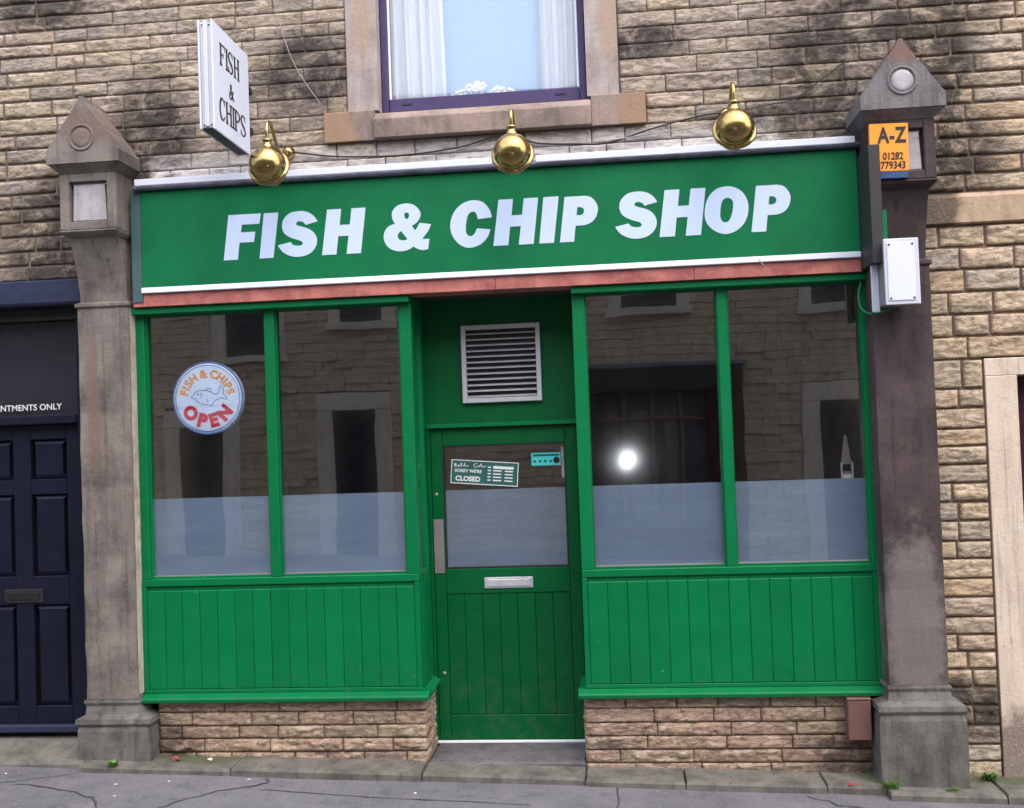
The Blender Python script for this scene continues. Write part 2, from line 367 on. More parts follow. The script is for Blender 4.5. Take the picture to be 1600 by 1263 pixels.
def add_tube(bm, pts, r, n=8, closed=False):
    pts = [Vector(p) for p in pts]; rings = []; up = None
    for i, p in enumerate(pts):
        a = pts[i - 1] if i > 0 or closed else p; b = pts[(i + 1) % len(pts)] if i < len(pts) - 1 or closed else p
        d = (b - a).normalized()
        if up is None:
            up = d.orthogonal().normalized()
        up = (up - d * up.dot(d)).normalized(); s = d.cross(up)
        rr = r[i] if isinstance(r, (list, tuple)) else r
        rings.append([bm.verts.new(p + (up * math.cos(t_) + s * math.sin(t_)) * rr) for t_ in [2 * math.pi * k / n for k in range(n)]])
    prs = list(zip(rings, rings[1:])) + ([(rings[-1], rings[0])] if closed else [])
    for A, B in prs:
        for k in range(n): bm.faces.new((A[k], A[(k + 1) % n], B[(k + 1) % n], B[k]))
    if not closed: bm.faces.new(list(reversed(rings[0]))); bm.faces.new(rings[-1])
def smooth_pts(pts, n=6, closed=False):
    P = [Vector(p) for p in pts]; out = []; N = len(P)
    for i in range(N if closed else N - 1):
        p0 = P[i - 1] if (i > 0 or closed) else P[i]; p1 = P[i]; p2 = P[(i + 1) % N]; p3 = P[(i + 2) % N] if (i + 2 < N or closed) else P[(i + 1) % N]
        for k in range(n):
            t_ = k / n
            out.append(0.5 * ((2 * p1) + (p2 - p0) * t_ + (2 * p0 - 5 * p1 + 4 * p2 - p3) * t_ ** 2 + (3 * p1 - p0 - 3 * p2 + p3) * t_ ** 3))
    if not closed: out.append(P[-1])
    return out
def tube(name, pts, r, mat, parent=None, n=8, sm=6, closed=False):
    bm = bmesh.new(); add_tube(bm, smooth_pts(pts, sm, closed) if sm else pts, r, n, closed)
    return flush(bm, name, mat, parent, True)
def lathe(name, prof, mat, parent=None, n=32, loc=None, rot=None):
    """revolve (r, z) about local z"""
    bm = bmesh.new(); rings = []
    for r_, z in prof:
        rings.append([bm.verts.new((max(r_, 1e-4) * math.cos(2 * math.pi * k / n), max(r_, 1e-4) * math.sin(2 * math.pi * k / n), z)) for k in range(n)])
    for A, B in zip(rings, rings[1:]):
        for k in range(n): bm.faces.new((A[k], A[(k + 1) % n], B[(k + 1) % n], B[k]))
    bmesh.ops.remove_doubles(bm, verts=bm.verts, dist=2e-4)
    bmesh.ops.recalc_face_normals(bm, faces=bm.faces)
    o = flush(bm, name, mat, parent, True)
    if loc is not None: o.location = loc
    if rot is not None: o.rotation_euler = rot
    return o
def curve_mesh(name, splines, extrude, mat, parent=None):
    """filled 2-D outline with holes -> mesh standing in the xz plane, facing -y"""
    cu = bpy.data.curves.new(name, 'CURVE'); cu.dimensions = '2D'; cu.fill_mode = 'BOTH'; cu.extrude = extrude
    for pts in splines:
        s = cu.splines.new('POLY'); s.points.add(len(pts) - 1)
        for i, p in enumerate(pts): s.points[i].co = (p[0], p[1], 0, 1)
        s.use_cyclic_u = True
    o = bpy.data.objects.new('tmp', cu); COL.objects.link(o)
    dg = bpy.context.evaluated_depsgraph_get(); me = bpy.data.meshes.new_from_object(o.evaluated_get(dg))
    bpy.data.objects.remove(o); bpy.data.curves.remove(cu)
    me.transform(Matrix.Rotation(R(90), 4, 'X')); me.name = name
    me.materials.clear(); return link_mesh(name, me, parent, mat)
def text_mesh(body, size, extrude=0.001, offset=0.0, shear=0.0, spacing=1.0, align='CENTER', xs=1.0):
    cu = bpy.data.curves.new('lettering', 'FONT'); cu.body = body; cu.size = size; cu.extrude = extrude; cu.offset = offset
    cu.shear = shear; cu.space_character = spacing; cu.align_x = align; cu.align_y = 'CENTER'; cu.resolution_u = 4
    o = bpy.data.objects.new('tmp', cu); COL.objects.link(o)
    dg = bpy.context.evaluated_depsgraph_get(); me = bpy.data.meshes.new_from_object(o.evaluated_get(dg))
    bpy.data.objects.remove(o); bpy.data.curves.remove(cu)
    me.transform(Matrix.Scale(xs, 4, (1, 0, 0))); me.transform(Matrix.Rotation(R(90), 4, 'X')); me.materials.clear()
    return me
def text(name, body, size, loc, mat, parent=None, rot=(0, 0, 0), **kw):
    o = link_mesh(name, text_mesh(body, size, **kw), parent, mat); o.location = loc; o.rotation_euler = rot; return o

# rock-faced stone, front towards -y, origin at its lower left corner on the wall face
def stone_mesh(name, w, h, proj, seed, cell=0.0125, back=0.035, mat='wall_stone', bands=1.0):
    nx = max(5, int(w / cell)); nz = max(4, int(h / (cell * 0.8))); bm = bmesh.new()
    off = Vector((seed * 3.71 % 91, seed * 7.13 % 83, seed * 1.37 % 57)); g = []
    tilt = random.uniform(-0.25, 0.25); lean = random.uniform(-0.3, 0.3)
    for j in range(nz + 1):
        row = []
        for i in range(nx + 1):
            u, v = i / nx, j / nz; x, z = u * w, v * h
            e = min(u * w, (1 - u) * w, v * h, (1 - v) * h)
            env = min(1.0, e / 0.006); env = env * env * (3 - 2 * env)
            n1 = noise.noise(Vector((x * 6, z * 16, 0)) + off); n2 = noise.noise(Vector((x * 15, z * 38, 3)) + off); n3 = noise.noise(Vector((x * 38, z * 80, 9)) + off)
            rg = 1 - abs(noise.noise(Vector((x * 9 + n1, z * 27 + 0.8 * n2, 5)) + off)) * 2.2
            d = proj * (0.66 + 0.50 * n1 * bands + 0.34 * rg + 0.36 * n2 + 0.30 * n3 - 1.0 * max(0.0, rg - 0.72) * 2.2 + tilt * (v - 0.5) + lean * (u - 0.5))
            d = max(0.12 * proj, d) * (0.45 + 0.55 * env) if e > 1e-6 else 0.35 * proj
            jx = jz = 0.0
            if e < 1e-6:
                jx = 0.0028 * noise.noise(Vector((x * 24, z * 24, 21)) + off); jz = 0.0028 * noise.noise(Vector((x * 24, z * 24, 33)) + off)
            row.append(bm.verts.new((x + jx, -d, z + jz)))
        g.append(row)
    for j in range(nz):
        for i in range(nx): bm.faces.new((g[j][i], g[j][i + 1], g[j + 1][i + 1], g[j + 1][i]))
    per = [g[0][i] for i in range(nx + 1)] + [g[j][nx] for j in range(1, nz + 1)] + [g[nz][i] for i in range(nx - 1, -1, -1)] + [g[j][0] for j in range(nz - 1, 0, -1)]
    bk = [bm.verts.new((q.co.x, back, q.co.z)) for q in per]
    for i in range(len(per)):
        j = (i + 1) % len(per); bm.faces.new((per[j], per[i], bk[i], bk[j]))
    bm.normal_update(); me = bpy.data.meshes.new(name); bm.to_mesh(me); bm.free()
    for p in me.polygons: p.use_smooth = True
    me.materials.append(M[mat]); return me

SEED = [1]
def lay_courses(parent, lines, x0, x1, holes, mat, vis, joint=lambda x: 0.007, lens=(0.16, 0.46), proj=0.014, y=0.0, name='stone', tol=0.03, bands=1.0):
    """coursed walling: single stones where seen, the rest joined as one mass"""
    rest = []
    X0, X1 = x0, x1
    for ci, (z0, z1) in enumerate(zip(lines, lines[1:])):
        x0 = X0(z0) if callable(X0) else X0; x1 = X1(z0) if callable(X1) else X1
        free = [(x0, x1)]
        for (a, b, c, d) in holes:
            if min(z1, d) - max(z0, c) > tol:
                nf = []
                for (p, q) in free:
                    if b <= p or a >= q: nf.append((p, q)); continue
                    if a > p: nf.append((p, a))
                    if b < q: nf.append((b, q))
                free = nf
        for (p, q) in free:
            x = p - random.uniform(0, 0.15) * (1 if p == x0 else 0)
            while x < q - 0.02:
                L = random.uniform(*lens)
                if q - (x + L) < lens[0] * 0.6: L = q - x
                xs, xe = max(x, p), min(x + L, q)
                jw = joint((xs + xe) / 2) * random.uniform(0.75, 1.3); SEED[0] += 1
                w, h = xe - xs - jw, (z1 - z0) - jw
                if w > 0.03:
                    me = stone_mesh(name, w, h, proj * random.uniform(0.65, 1.25), SEED[0], mat=mat, bands=bands)
                    cx, cz = (xs + xe) / 2, (z0 + z1) / 2; pos = (xs + jw / 2, y, z0 + jw / 2)
                    if vis(xs, xe, z0, z1): link_mesh(name, me, parent, None, pos)
                    else: rest.append((me, pos))
                x += L
    if rest:
        bm = bmesh.new()
        for me, pos in rest:
            me.transform(Matrix.Translation(pos)); bm.from_mesh(me); bpy.data.meshes.remove(me)
        stuff(flush(bm, name + '_walling', mat, parent, True))

def in_view(xs, xe, z0, z1): return xe > -1.0 and xs < 5.42 and z0 < 4.93 - 0.075 * (max(xs, -0.9) + 0.9) + 0.12

# ------------------------------------------------------------------ ground, road, pavement (the street falls to the right)
SL = -0.031
def sheet(name, x0, x1, y0, y1, z, mat, nx=1, ny=1, amp=0.0, thick=0.0):
    bm = bmesh.new(); g = []
    for j in range(ny + 1):
        r = []
        for i in range(nx + 1):
            x = x0 + (x1 - x0) * i / nx; y = y0 + (y1 - y0) * j / ny
            r.append(bm.verts.new((x, y, z + SL * x + amp * noise.noise(Vector((x * 1.3, y * 1.3, z))))))
        g.append(r)
    for j in range(ny):
        for i in range(nx): bm.faces.new((g[j][i], g[j][i + 1], g[j + 1][i + 1], g[j + 1][i]))
    if thick:
        ret = bmesh.ops.extrude_face_region(bm, geom=list(bm.faces))
        for v_ in [e for e in ret['geom'] if isinstance(e, bmesh.types.BMVert)]: v_.co.z -= thick
        bmesh.ops.recalc_face_normals(bm, faces=bm.faces)
    return structure(flush(bm, name, mat, None, False))
sheet('ground', -300, 300, -300, 300, -0.16, 'ground_soil')
sheet('road', -60, 60, -7.9, -1.9, -0.02, 'road_tarmac')
pave = sheet('pavement', -14, 14, -1.78, 0.5, 0.118, 'pavement_tarmac', 90, 12, 0.006, 0.13)
sheet('far_pavement', -14, 14, -9.98, -7.9, 0.10, 'pavement_tarmac', thick=0.13)
kerb = thing('kerb', 'kerb', 'kerb'); del kerb['label']; del kerb['category']; structure(kerb)
for i in range(-12, 12):
    prism('kerb_stone', [(i * 0.95, SL * i * 0.95 - 0.15), ((i + 1) * 0.95 - 0.008, SL * (i + 1) * 0.95 - 0.15), ((i + 1) * 0.95 - 0.008, SL * (i + 1) * 0.95 + 0.122), (i * 0.95, SL * i * 0.95 + 0.122)], 'y', -1.92, -1.782, 'ledge_concrete', kerb, 0.008)
def gz(x): return 0.118 + SL * x
def crack(pts, w):
    bm = bmesh.new(); L = []
    for i, p in enumerate(pts):
        a = Vector(pts[max(0, i - 1)]); b = Vector(pts[min(len(pts) - 1, i + 1)]); d = (b - a).normalized(); n_ = Vector((-d.y, d.x))
        ww = w * (0.5 + 0.9 * abs(noise.noise(Vector((p[0] * 9, p[1] * 9, 1))))) / 2
        L.append([bm.verts.new((p[0] + n_.x * s * ww, p[1] + n_.y * s * ww, gz(p[0]) + 0.006 * noise.noise(Vector((p[0] * 1.3, p[1] * 1.3, 0.118))) + 0.004)) for s in (-1, 1)])
    for A, B in zip(L, L[1:]): bm.faces.new((A[0], B[0], B[1], A[1]))
    return flush(bm, 'crack', 'tarmac_crack', pave)
def jag(pts, n=6, amp=0.02):
    out = []
    for a, b in zip(pts, pts[1:]):
        for k in range(n):
            t_ = k / n; out.append((a[0] + (b[0] - a[0]) * t_ + random.uniform(-amp, amp), a[1] + (b[1] - a[1]) * t_ + random.uniform(-amp, amp) * 0.6))
    return out + [pts[-1]]
crack(jag([(-1.2, -0.62), (-0.6, -0.42), (-0.32, -0.24)], 6, 0.014), 0.009)
crack(jag([(-0.55, -0.45), (-0.2, -0.52), (0.02, -0.66), (0.1, -0.85)], 5, 0.03), 0.012)
crack(jag([(0.88, -0.24), (0.82, -0.36), (0.55, -0.55), (0.42, -0.8)], 5, 0.03), 0.014)
crack(jag([(0.88, -0.42), (1.6, -0.50), (2.4, -0.54)], 8, 0.006), 0.009)
crack(jag([(2.86, -0.24), (2.88, -0.42), (2.84, -0.8)], 5, 0.006), 0.012)
crack(jag([(3.9, -0.27), (4.05, -0.4), (4.2, -0.44)], 5, 0.02), 0.012)

# ledge of concrete strips along the foot of the shop
ledge = thing('ledge', 'x', 'x'); del ledge['label']; del ledge['category']; structure(ledge)
def lz(x): return 0.163 - 0.031 * x
xs = [-0.32, 0.62, 1.75, 2.69, 3.25, 4.02, 4.34, 4.95, 5.6, 6.6]
for a, b in zip(xs, xs[1:]):
    y0 = -0.225 + random.uniform(-0.012, 0.012); dz = random.uniform(-0.006, 0.004)
    if a >= 4.3: y0 = -0.30
    loft('edge_stone', [(0, a + 0.003, b - 0.003, y0), (0.12, a + 0.003, b - 0.003, y0), (0.135, a + 0.008, b - 0.008, y0 + 0.012)], 'ledge_concrete', ledge, -0.022 if 1.6 < a < 2.5 else 0.35, 0.003)
    o = ledge.children[-1]
    for v_ in o.data.vertices: v_.co.z += lz(v_.co.x) - 0.135 + dz

# ------------------------------------------------------------------ the terrace above the shop
terrace = thing('terrace_building', 'rock-faced sandstone terrace above the green shopfront with purple sash window', 'building')
def wall_mesh(name, rects, mat, parent, y0, y1):
    bm = bmesh.new()
    for (a, b, c, d) in rects: add_box(bm, a, b, y0, y1, c, d)
    return flush(bm, name, mat, parent)
WY = 0.003
wall = wall_mesh('wall', [(-6, 1.39, 3.64, 5.95), (3.034, 4.56, 3.64, 5.95), (1.39, 3.034, 3.64, 3.86), (1.39, 3.034, 5.75, 5.95), (-6, -0.28, 3.10, 3.64), (-6, -1.40, -0.2, 3.10)], 'mortar', terrace, WY, 0.35)
lines = [3.10, 3.192, 3.284, 3.378, 3.468, 3.556, 3.645, 3.742, 3.842, 3.932, 4.022]
while lines[-1] < 5.85: lines.append(lines[-1] + random.uniform(0.080, 0.114))
WIN = (1.388, 3.036, 4.022, 5.75); SILL = (1.247, 3.186, 3.836, 4.026)
jt = lambda x: 0.015 if x < -0.22 else (0.0055 if x < 4.3 else 0.009)
seam = lambda z: 4.55 + 0.17 * math.sin(z * 57.0)
lay_courses(wall, lines, -4.0, seam, [WIN, SILL, (-0.29, 4.6, 3.0, 3.64)], 'wall_stone', in_view, jt)
low = [-0.2 + 0.1 * i for i in range(34)]
lay_courses(wall, low, -4.0, -1.42, [], 'wall_stone', lambda *a: False, jt)
# upstairs window
win = structure(bpy.data.objects.new('window', None)); COL.objects.link(win); win.parent = terrace; del win['kind']
def stained_slab(name, x0, x1, y0, y1, z0, z1, mat, parent): return loft(name, [(z0, x0, x1, y0), (z0 + 0.004, x0, x1, y0 - 0.0), ((z0 + z1) / 2, x0, x1, y0), (z1 - 0.004, x0, x1, y0), (z1, x0 + 0.004, x1 - 0.004, y0 + 0.004)], mat, parent, y1, 0.0015)
stained_slab('jamb', 1.392, 1.582, -0.018, 0.3, 4.028, 5.75, 'jamb_stone', win)
stained_slab('jamb', 2.842, 3.032, -0.018, 0.3, 4.028, 5.75, 'jamb_stone', win)
prism('sill', [(-0.075, 3.842), (-0.08, 3.955), (-0.03, 4.004), (0.30, 4.03), (0.30, 3.842)], 'x', 1.56, 2.862, 'sill_stone', win, 0.004)
stained_slab('sill_end', 1.25, 1.558, -0.045, 0.3, 3.842, 4.022, 'sill_stone', win)
stained_slab('sill_end', 2.864, 3.183, -0.045, 0.3, 3.842, 4.022, 'sill_stone', win)
box('frame', 1.584, 1.626, 0.07, 0.16, 4.032, 5.7, 'purple_frame', win, 0.006)
box('frame', 2.798, 2.840, 0.07, 0.16, 4.032, 5.7, 'purple_frame', win, 0.006)
box('frame', 1.628, 2.796, 0.07, 0.16, 4.032, 4.118, 'purple_frame', win, 0.006)
box('frame', 1.628, 2.796, 0.07, 0.16, 5.64, 5.7, 'purple_frame', win, 0.006)
box('glazing_bead', 1.628, 1.640, 0.09, 0.11, 4.12, 5.64, 'trim_white', win, 0.002)
box('glazing_bead', 2.784, 2.796, 0.09, 0.11, 4.12, 5.64, 'trim_white', win, 0.002)
for x in (1.74, 2.68): box('vent_slot', x - 0.03, x + 0.03, 0.066, 0.069, 4.075, 4.083, 'dark_metal', win, 0)
box('pane', 1.629, 2.795, 0.112, 0.118, 4.119, 5.639, 'glass_upper', win, 0)
# room behind it
bm = bmesh.new(); add_box(bm, 1.2, 3.2, 0.36, 2.6, 3.7, 6.2)
bmesh.ops.delete(bm, geom=[f for f in bm.faces if f.calc_center_median().y < 0.4], context='FACES'); structure(flush(bm, 'upstairs_room', 'room_wall'))
def curtain(label, x0, x1, xt):
    bm = bmesh.new(); n = 46; g = []
    for j in range(14):
        z = 4.05 + 1.6 * j / 13; r = []
        for i in range(n + 1):
            u = i / n; a = x0 + (xt if False else 0); b = x1
            x = x0 + (x1 - x0) * u + 0.02 * (j / 13) * u * (1 if x0 < 2 else -1) * -1
            y = 0.23 + 0.022 * math.sin(u * 30 + 1.5 * math.sin(u * 9)) + 0.008 * math.sin(u * 71 + j * 0.2)
            r.append(bm.verts.new((x, y, z)))
        g.append(r)
    for j in range(13):
        for i in range(n): bm.faces.new((g[j][i], g[j][i + 1], g[j + 1][i + 1], g[j + 1][i]))
    bmesh.ops.solidify(bm, geom=list(bm.faces), thickness=0.0015)
    return tag(flush(bm, 'curtain', 'net_curtain', None, True), label, 'curtain', 'net curtains in the upstairs window')
curtain('white net curtain hanging at the left of the upstairs window', 1.60, 1.97, 0)
curtain('white net curtain hanging at the right of the upstairs window', 2.56, 2.82, 0)
bl = thing('sky_reflection_sheet', 'pale blue sheet added as a sky reflection between the net curtains upstairs', 'reflection', (2.21, 0.30, 4.05))  # sheet added behind the pane to stand for the mirrored sky
box('blue_sheet', -0.60, 0.60, 0, 0.002, 0.02, 1.62, 'sky_reflection_blue', bl, 0); box('bottom_bar', -0.60, 0.60, -0.006, 0.008, 0.0, 0.0195, 'white_plastic', bl, 0.003)
fl = thing('flower_spray', 'spray of small white flowers on the sill inside the upstairs window', 'flowers', (2.2, 0.2, 4.03))
for k in range(26):
    a = random.uniform(-0.19, 0.19); hgt = 0.08 + 0.13 * random.random() * (1 - abs(a) / 0.3); yy = random.uniform(-0.03, 0.03)
    bm = bmesh.new()
    for q in range(5):
        th = q * 1.257 + k; c_ = Vector((a + 0.014 * math.cos(th), yy - 0.005, hgt + 0.014 * math.sin(th)))
        vv = [bm.verts.new(c_ + Vector((0.012 * math.cos(th + s), 0.006 * math.sin(2 * s), 0.012 * math.sin(th + s)))) for s in (0, 1.2, 2.4, 3.6, 4.8)]
        bm.faces.new(vv)
    add_tube(bm, [(a * 0.4, yy, 0.0), (a * 0.8, yy, hgt * 0.6), (a, yy, hgt)], 0.0025, 5)
    flush(bm, 'flower', 'flower_white', fl)

# blue door at the left
dr = bpy.data.objects.new('door', None); COL.objects.link(dr); dr.parent = terrace
DX0, DX1, DY = -1.26, -0.44, 0.15
loft('lintel', [(2.945, -1.40, -0.285, -0.02), (2.96, -1.40, -0.285, -0.03), (3.03, -1.40, -0.285, -0.032), (3.09, -1.40, -0.285, -0.03), (3.10, -1.40, -0.285, -0.02)], 'lintel_blue', dr, 0.3, 0.004, 3)
box('frame_head', -1.40, -0.26, 0.10, 0.22, 2.865, 2.943, 'dark_metal', dr, 0.004)
box('frame_post', -0.438, -0.26, 0.09, 0.22, 0.24, 2.863, 'navy_paint', dr, 0.004)
box('frame_post', -1.40, -1.262, 0.09, 0.22, 0.24, 2.863, 'navy_paint', dr, 0.004)
box('transom_bar', -1.26, -0.44, 0.085, 0.22, 2.205, 2.262, 'navy_paint', dr, 0.006)
box('transom_pane', -1.26, -0.44, 0.155, 0.161, 2.264, 2.863, 'glass_grey', dr, 0)
box('transom_backing', -1.26, -0.44, 0.185, 0.2, 2.264, 2.863, 'dusty_grey', dr, 0)
text('door_lettering', 'APPOINTMENTS ONLY', 0.0545, (-0.575, 0.1535, 2.315), 'white_ink', dr, offset=0.0004, extrude=0.0008, align='RIGHT', spacing=1.02)
leafx = [(-1.26, -1.15), (-0.91, -0.79), (-0.55, -0.44)]
rows = [(2.11, 1.855), (1.76, 1.24), (1.06, 0.42)]
for a, b in leafx: box('stile', a + 0.001, b - 0.001, DY, DY + 0.04, 0.246, 2.203, 'navy_paint', dr, 0.004)
zz = [2.203, 2.11, 1.855, 1.76, 1.24, 1.06, 0.42, 0.246]
for a, b in ((-1.15, -0.91), (-0.79, -0.55)):
    for k in range(0, 8, 2): box('rail', a, b, DY + 0.001, DY + 0.039, zz[k + 1], zz[k], 'navy_paint', dr, 0.003)
    for (t1, t0) in rows:
        loft('panel', [(t0, a, b, DY + 0.028), (t0 + 0.001, a, b, DY + 0.026), (t0 + 0.03, a + 0.03, b - 0.03, DY + 0.012), (t1 - 0.03, a + 0.03, b - 0.03, DY + 0.012), (t1, a, b, DY + 0.028)], 'navy_paint', dr, DY + 0.036)
lp = box('letter_plate', -0.98, -0.72, 0.140, 0.1495, 1.075, 1.16, 'dark_metal', dr, 0.003)
box('flap', -0.955, -0.745, 0.135, 0.139, 1.095, 1.14, 'black_ink', dr, 0.001)
box('weather_board', -1.26, -0.44, 0.105, 0.149, 0.262, 0.31, 'lintel_blue', dr, 0.008)
prism('threshold', [(-0.16, 0.05), (-0.16, 0.155), (0.08, 0.222), (0.30, 0.238), (0.30, 0.05)], 'x', -1.42, -0.33, 'ledge_concrete', dr, 0.006)
box('back_board', -1.42, -0.26, 0.225, 0.30, 0.24, 2.94, 'dark_metal', dr, 0)

# ------------------------------------------------------------------ neighbouring house at the right
house = thing('neighbouring_house', 'buff sandstone house right of the dark pilaster with pale door surround', 'building')
nwall = wall_mesh('wall', [(4.563, 9, 3.33, 5.95), (4.563, 9, 2.38, 3.145), (4.563, 5.03, -0.3, 2.38), (6.26, 9, -0.3, 2.38), (4.563, 9, 3.145, 3.33)], 'mortar_buff', house, WY + 0.004, 0.35)
nl = [3.335, 3.435, 3.54] + [z for z in lines if z > 3.6]
jn = lambda x: 0.016 if x > 4.9 else 0.013
lay_courses(nwall, nl, lambda z: seam(z) if z > 3.6 else 4.565, 8.0, [], 'neighbour_stone', in_view, jn, (0.22, 0.5), 0.015)
ll = [-0.20]
while ll[-1] < 2.25: ll.append(ll[-1] + random.uniform(0.093, 0.118))
ll[-1] = 2.375; n0 = len(ll)
while ll[-1] < 3.05: ll.append(ll[-1] + 0.128)
ll[-1] = 3.14
lay_courses(nwall, ll, 4.66, 8.0, [(5.032, 6.26, -1, 2.376)], 'neighbour_stone', in_view, jn, (0.2, 0.42), 0.017, bands=1.2)
for a, b in ((4.70, 5.62), (5.624, 6.7), (6.704, 8.0)):
    loft('string_course', [(3.148, a, b, -0.012), (3.155, a, b, -0.026), (3.30, a, b, -0.026), (3.328, a, b, 0.0)], 'band_stone', nwall, 0.2, 0.003, 3)
ds = bpy.data.objects.new('doorway', None); COL.objects.link(ds); ds.parent = house
stained_slab('lintel', 5.036, 6.255, -0.012, 0.3, 2.275, 2.372, 'surround_stone', ds)
stained_slab('jamb', 5.036, 5.208, -0.016, 0.3, -0.2, 2.272, 'surround_stone', ds)
stained_slab('jamb', 6.085, 6.255, -0.016, 0.3, -0.2, 2.272, 'surround_stone', ds)
box('door_leaf', 5.21, 6.083, 0.14, 0.19, 0.02, 2.27, 'maroon_paint', ds, 0.004)
for a, b in ((5.30, 5.60), (5.70, 6.0)):
    for c, d in ((0.2, 0.9), (1.05, 1.95)): loft('door_panel', [(c, a, b, 0.138), (c + 0.03, a + 0.03, b - 0.03, 0.128), (d - 0.03, a + 0.03, b - 0.03, 0.128), (d, a, b, 0.138)], 'maroon_paint', ds, 0.139)
box('doorstep', 5.21, 6.083, -0.05, 0.3, -0.2, 0.018, 'ledge_concrete', ds, 0.01)

# ------------------------------------------------------------------ the two pilasters that frame the shopfront
def pilaster(label, xc, hw, zb, shaft, cap, base, pan, knob, group='stone pilasters either side of the shopfront', ap=4.12, cl=-0.225, cr=0.225, bz=3.69, dy=0.0, bo=0.0):
    t_ = thing('stone_pilaster', label, 'pilaster', (xc, 0, 0), group)
    loft('plinth', [(zb - 0.06, -0.224, 0.224, -0.20), (zb + 0.02, -0.226, 0.226, -0.202), (0.335, -0.224, 0.224, -0.20), (0.36, -0.218, 0.218, -0.192)] if zb > 0.1 else
         [(zb - 0.06, -0.232, 0.232, -0.20), (zb + 0.2, -0.234, 0.234, -0.202), (0.38, -0.23, 0.23, -0.20), (0.412, -0.222, 0.222, -0.19)], base, t_, 0.06, 0.006, 2)
    z = 0.362 if zb > 0.1 else 0.414
    loft('base_moulding', [(z, -0.222, 0.222, -0.195), (z + 0.018, -0.238, 0.238, -0.205), (z + 0.045, -0.232, 0.232, -0.20), (z + 0.07, -hw - 0.015, hw + 0.015, -0.175), (z + 0.115, -hw - 0.004, hw + 0.004, -0.157), (z + 0.135, -hw - 0.014, hw + 0.014, -0.164), (z + 0.15, -hw - 0.01, hw + 0.01, -0.16)], base, t_, 0.06, 0.004, 2)
    n = 22; z0 = z + 0.152
    loft('shaft', [(z0 + (2.90 - z0) * k / n, -hw + 0.0012 * math.sin(k), hw, -0.15 + 0.003 * math.sin(k * 1.7)) for k in range(n + 1)], shaft, t_, 0.06, 0.004, 2)
    loft('neck_moulding', [(2.902, -hw - 0.004, hw + 0.004, -0.154), (2.912, -hw - 0.012, hw + 0.012, -0.164), (2.928, -hw - 0.012, hw + 0.012, -0.164), (2.94, -hw + 0.01, hw - 0.01, -0.145)], shaft, t_, 0.06, 0.003)
    con = []
    for k in range(15):
        u = k / 14; con.append((2.942 + 0.375 * u, -hw + 0.012, hw - 0.012, -0.135 - 0.115 * (u ** 2.2) - 0.012 * math.sin(u * math.pi)))
    loft('console', con, shaft, t_, 0.06, 0.003, 2)
    loft('bed_moulding', [(3.318, -hw + 0.005, hw - 0.005, -0.255), (3.335, -0.172, 0.172, -0.29), (3.348, -0.178, 0.178, -0.305), (3.356, -0.176, 0.176, -0.303)], shaft, t_, 0.06, 0.002)
    # block with a sunk square panel
    b = 0.178; yf = -0.30
    blk = loft('block', [(3.358, -b, b, yf + 0.05), (bz - 0.002, -b, b, yf + 0.05)], shaft, t_)
    p0, p1, q0, q1 = -0.118, 0.118, 3.405, bz - 0.052
    box('panel_frame', -b, p0, yf, yf + 0.049, 3.358, bz - 0.002, shaft, t_, 0.004); box('panel_frame', p1, b, yf, yf + 0.049, 3.358, bz - 0.002, shaft, t_, 0.004)
    box('panel_frame', p0 + .001, p1 - .001, yf + 0.001, yf + 0.049, 3.358, q0, shaft, t_, 0.004); box('panel_frame', p0 + .001, p1 - .001, yf + 0.001, yf + 0.049, q1, bz - 0.002, shaft, t_, 0.004)
    loft('sunk_panel', [(q0 + .002, p0 + .002, p1 - .002, yf + 0.03), (q0 + 0.012, p0 + 0.012, p1 - 0.012, yf + 0.022), (q1 - 0.022, p0 + 0.022, p1 - 0.022, yf + 0.022), (q1 - .002, p0 + .002, p1 - .002, yf + 0.034)], pan, t_, yf + 0.048, 0.002)
    loft('cap_moulding', [(bz, -b + .004, b - .004, yf + .004), (bz + 0.012, -b - 0.008, b + 0.008, yf - 0.008), (bz + 0.038, cl + 0.012, cr - 0.012, -0.345), (bz + 0.044, cl + 0.004, cr - 0.004, -0.352)], cap, t_, 0.06, 0.003)
    # gabled cap with rough verges
    cz = bz + 0.046; pts = [(cl, cz), (cr, cz), (cr, cz + 0.075)]
    for k in range(1, 12): u = k / 12; pts.append((cr * (1 - u) + random.uniform(-0.004, 0.004), cz + 0.075 + (ap - cz - 0.075) * u + random.uniform(-0.004, 0.004)))
    pts.append((0.012, ap)); pts.append((-0.012, ap))
    for k in range(1, 12): u = k / 12; pts.append((cl * u + random.uniform(-0.004, 0.004), ap - (ap - cz - 0.075) * u + random.uniform(-0.004, 0.004)))
    pts.append((cl, cz + 0.075))
    g_ = prism('gable', pts, 'y', -0.36, 0.06, cap, t_)
    rc = cz + 0.15
    ring = lathe('roundel', [(0.064, -0.002), (0.067, 0.006), (0.074, 0.009), (0.080, 0.005), (0.082, -0.004)], cap, t_, 36, (0, -0.360, rc), (R(90), 0, 0))
    lathe('roundel_boss', [(0.0, 0.006), (0.040, 0.005), (0.056, 0.003), (0.060, -0.003)], cap if not knob else pan, t_, 32, (0, -0.361, rc), (R(90), 0, 0))
    if knob: lathe('finial', [(0.0, 0.05), (0.014, 0.046), (0.022, 0.03), (0.018, 0.01), (0.024, 0.0), (0.024, -0.02)], cap, t_, 14, (0, -0.2, ap + 0.002))
    for c_ in t_.children:
        if c_.location.y < -0.05: c_.location.y += dy; continue
        for v_ in c_.data.vertices:
            if v_.co.y < -0.02: v_.co.y += dy
            if c_.name.startswith(('plinth', 'base_m')): v_.co.x += bo * (1.0 if c_.name.startswith('plinth') else max(0.0, min(1.0, 1 - (v_.co.z - 0.4) / 0.1)))
    return t_
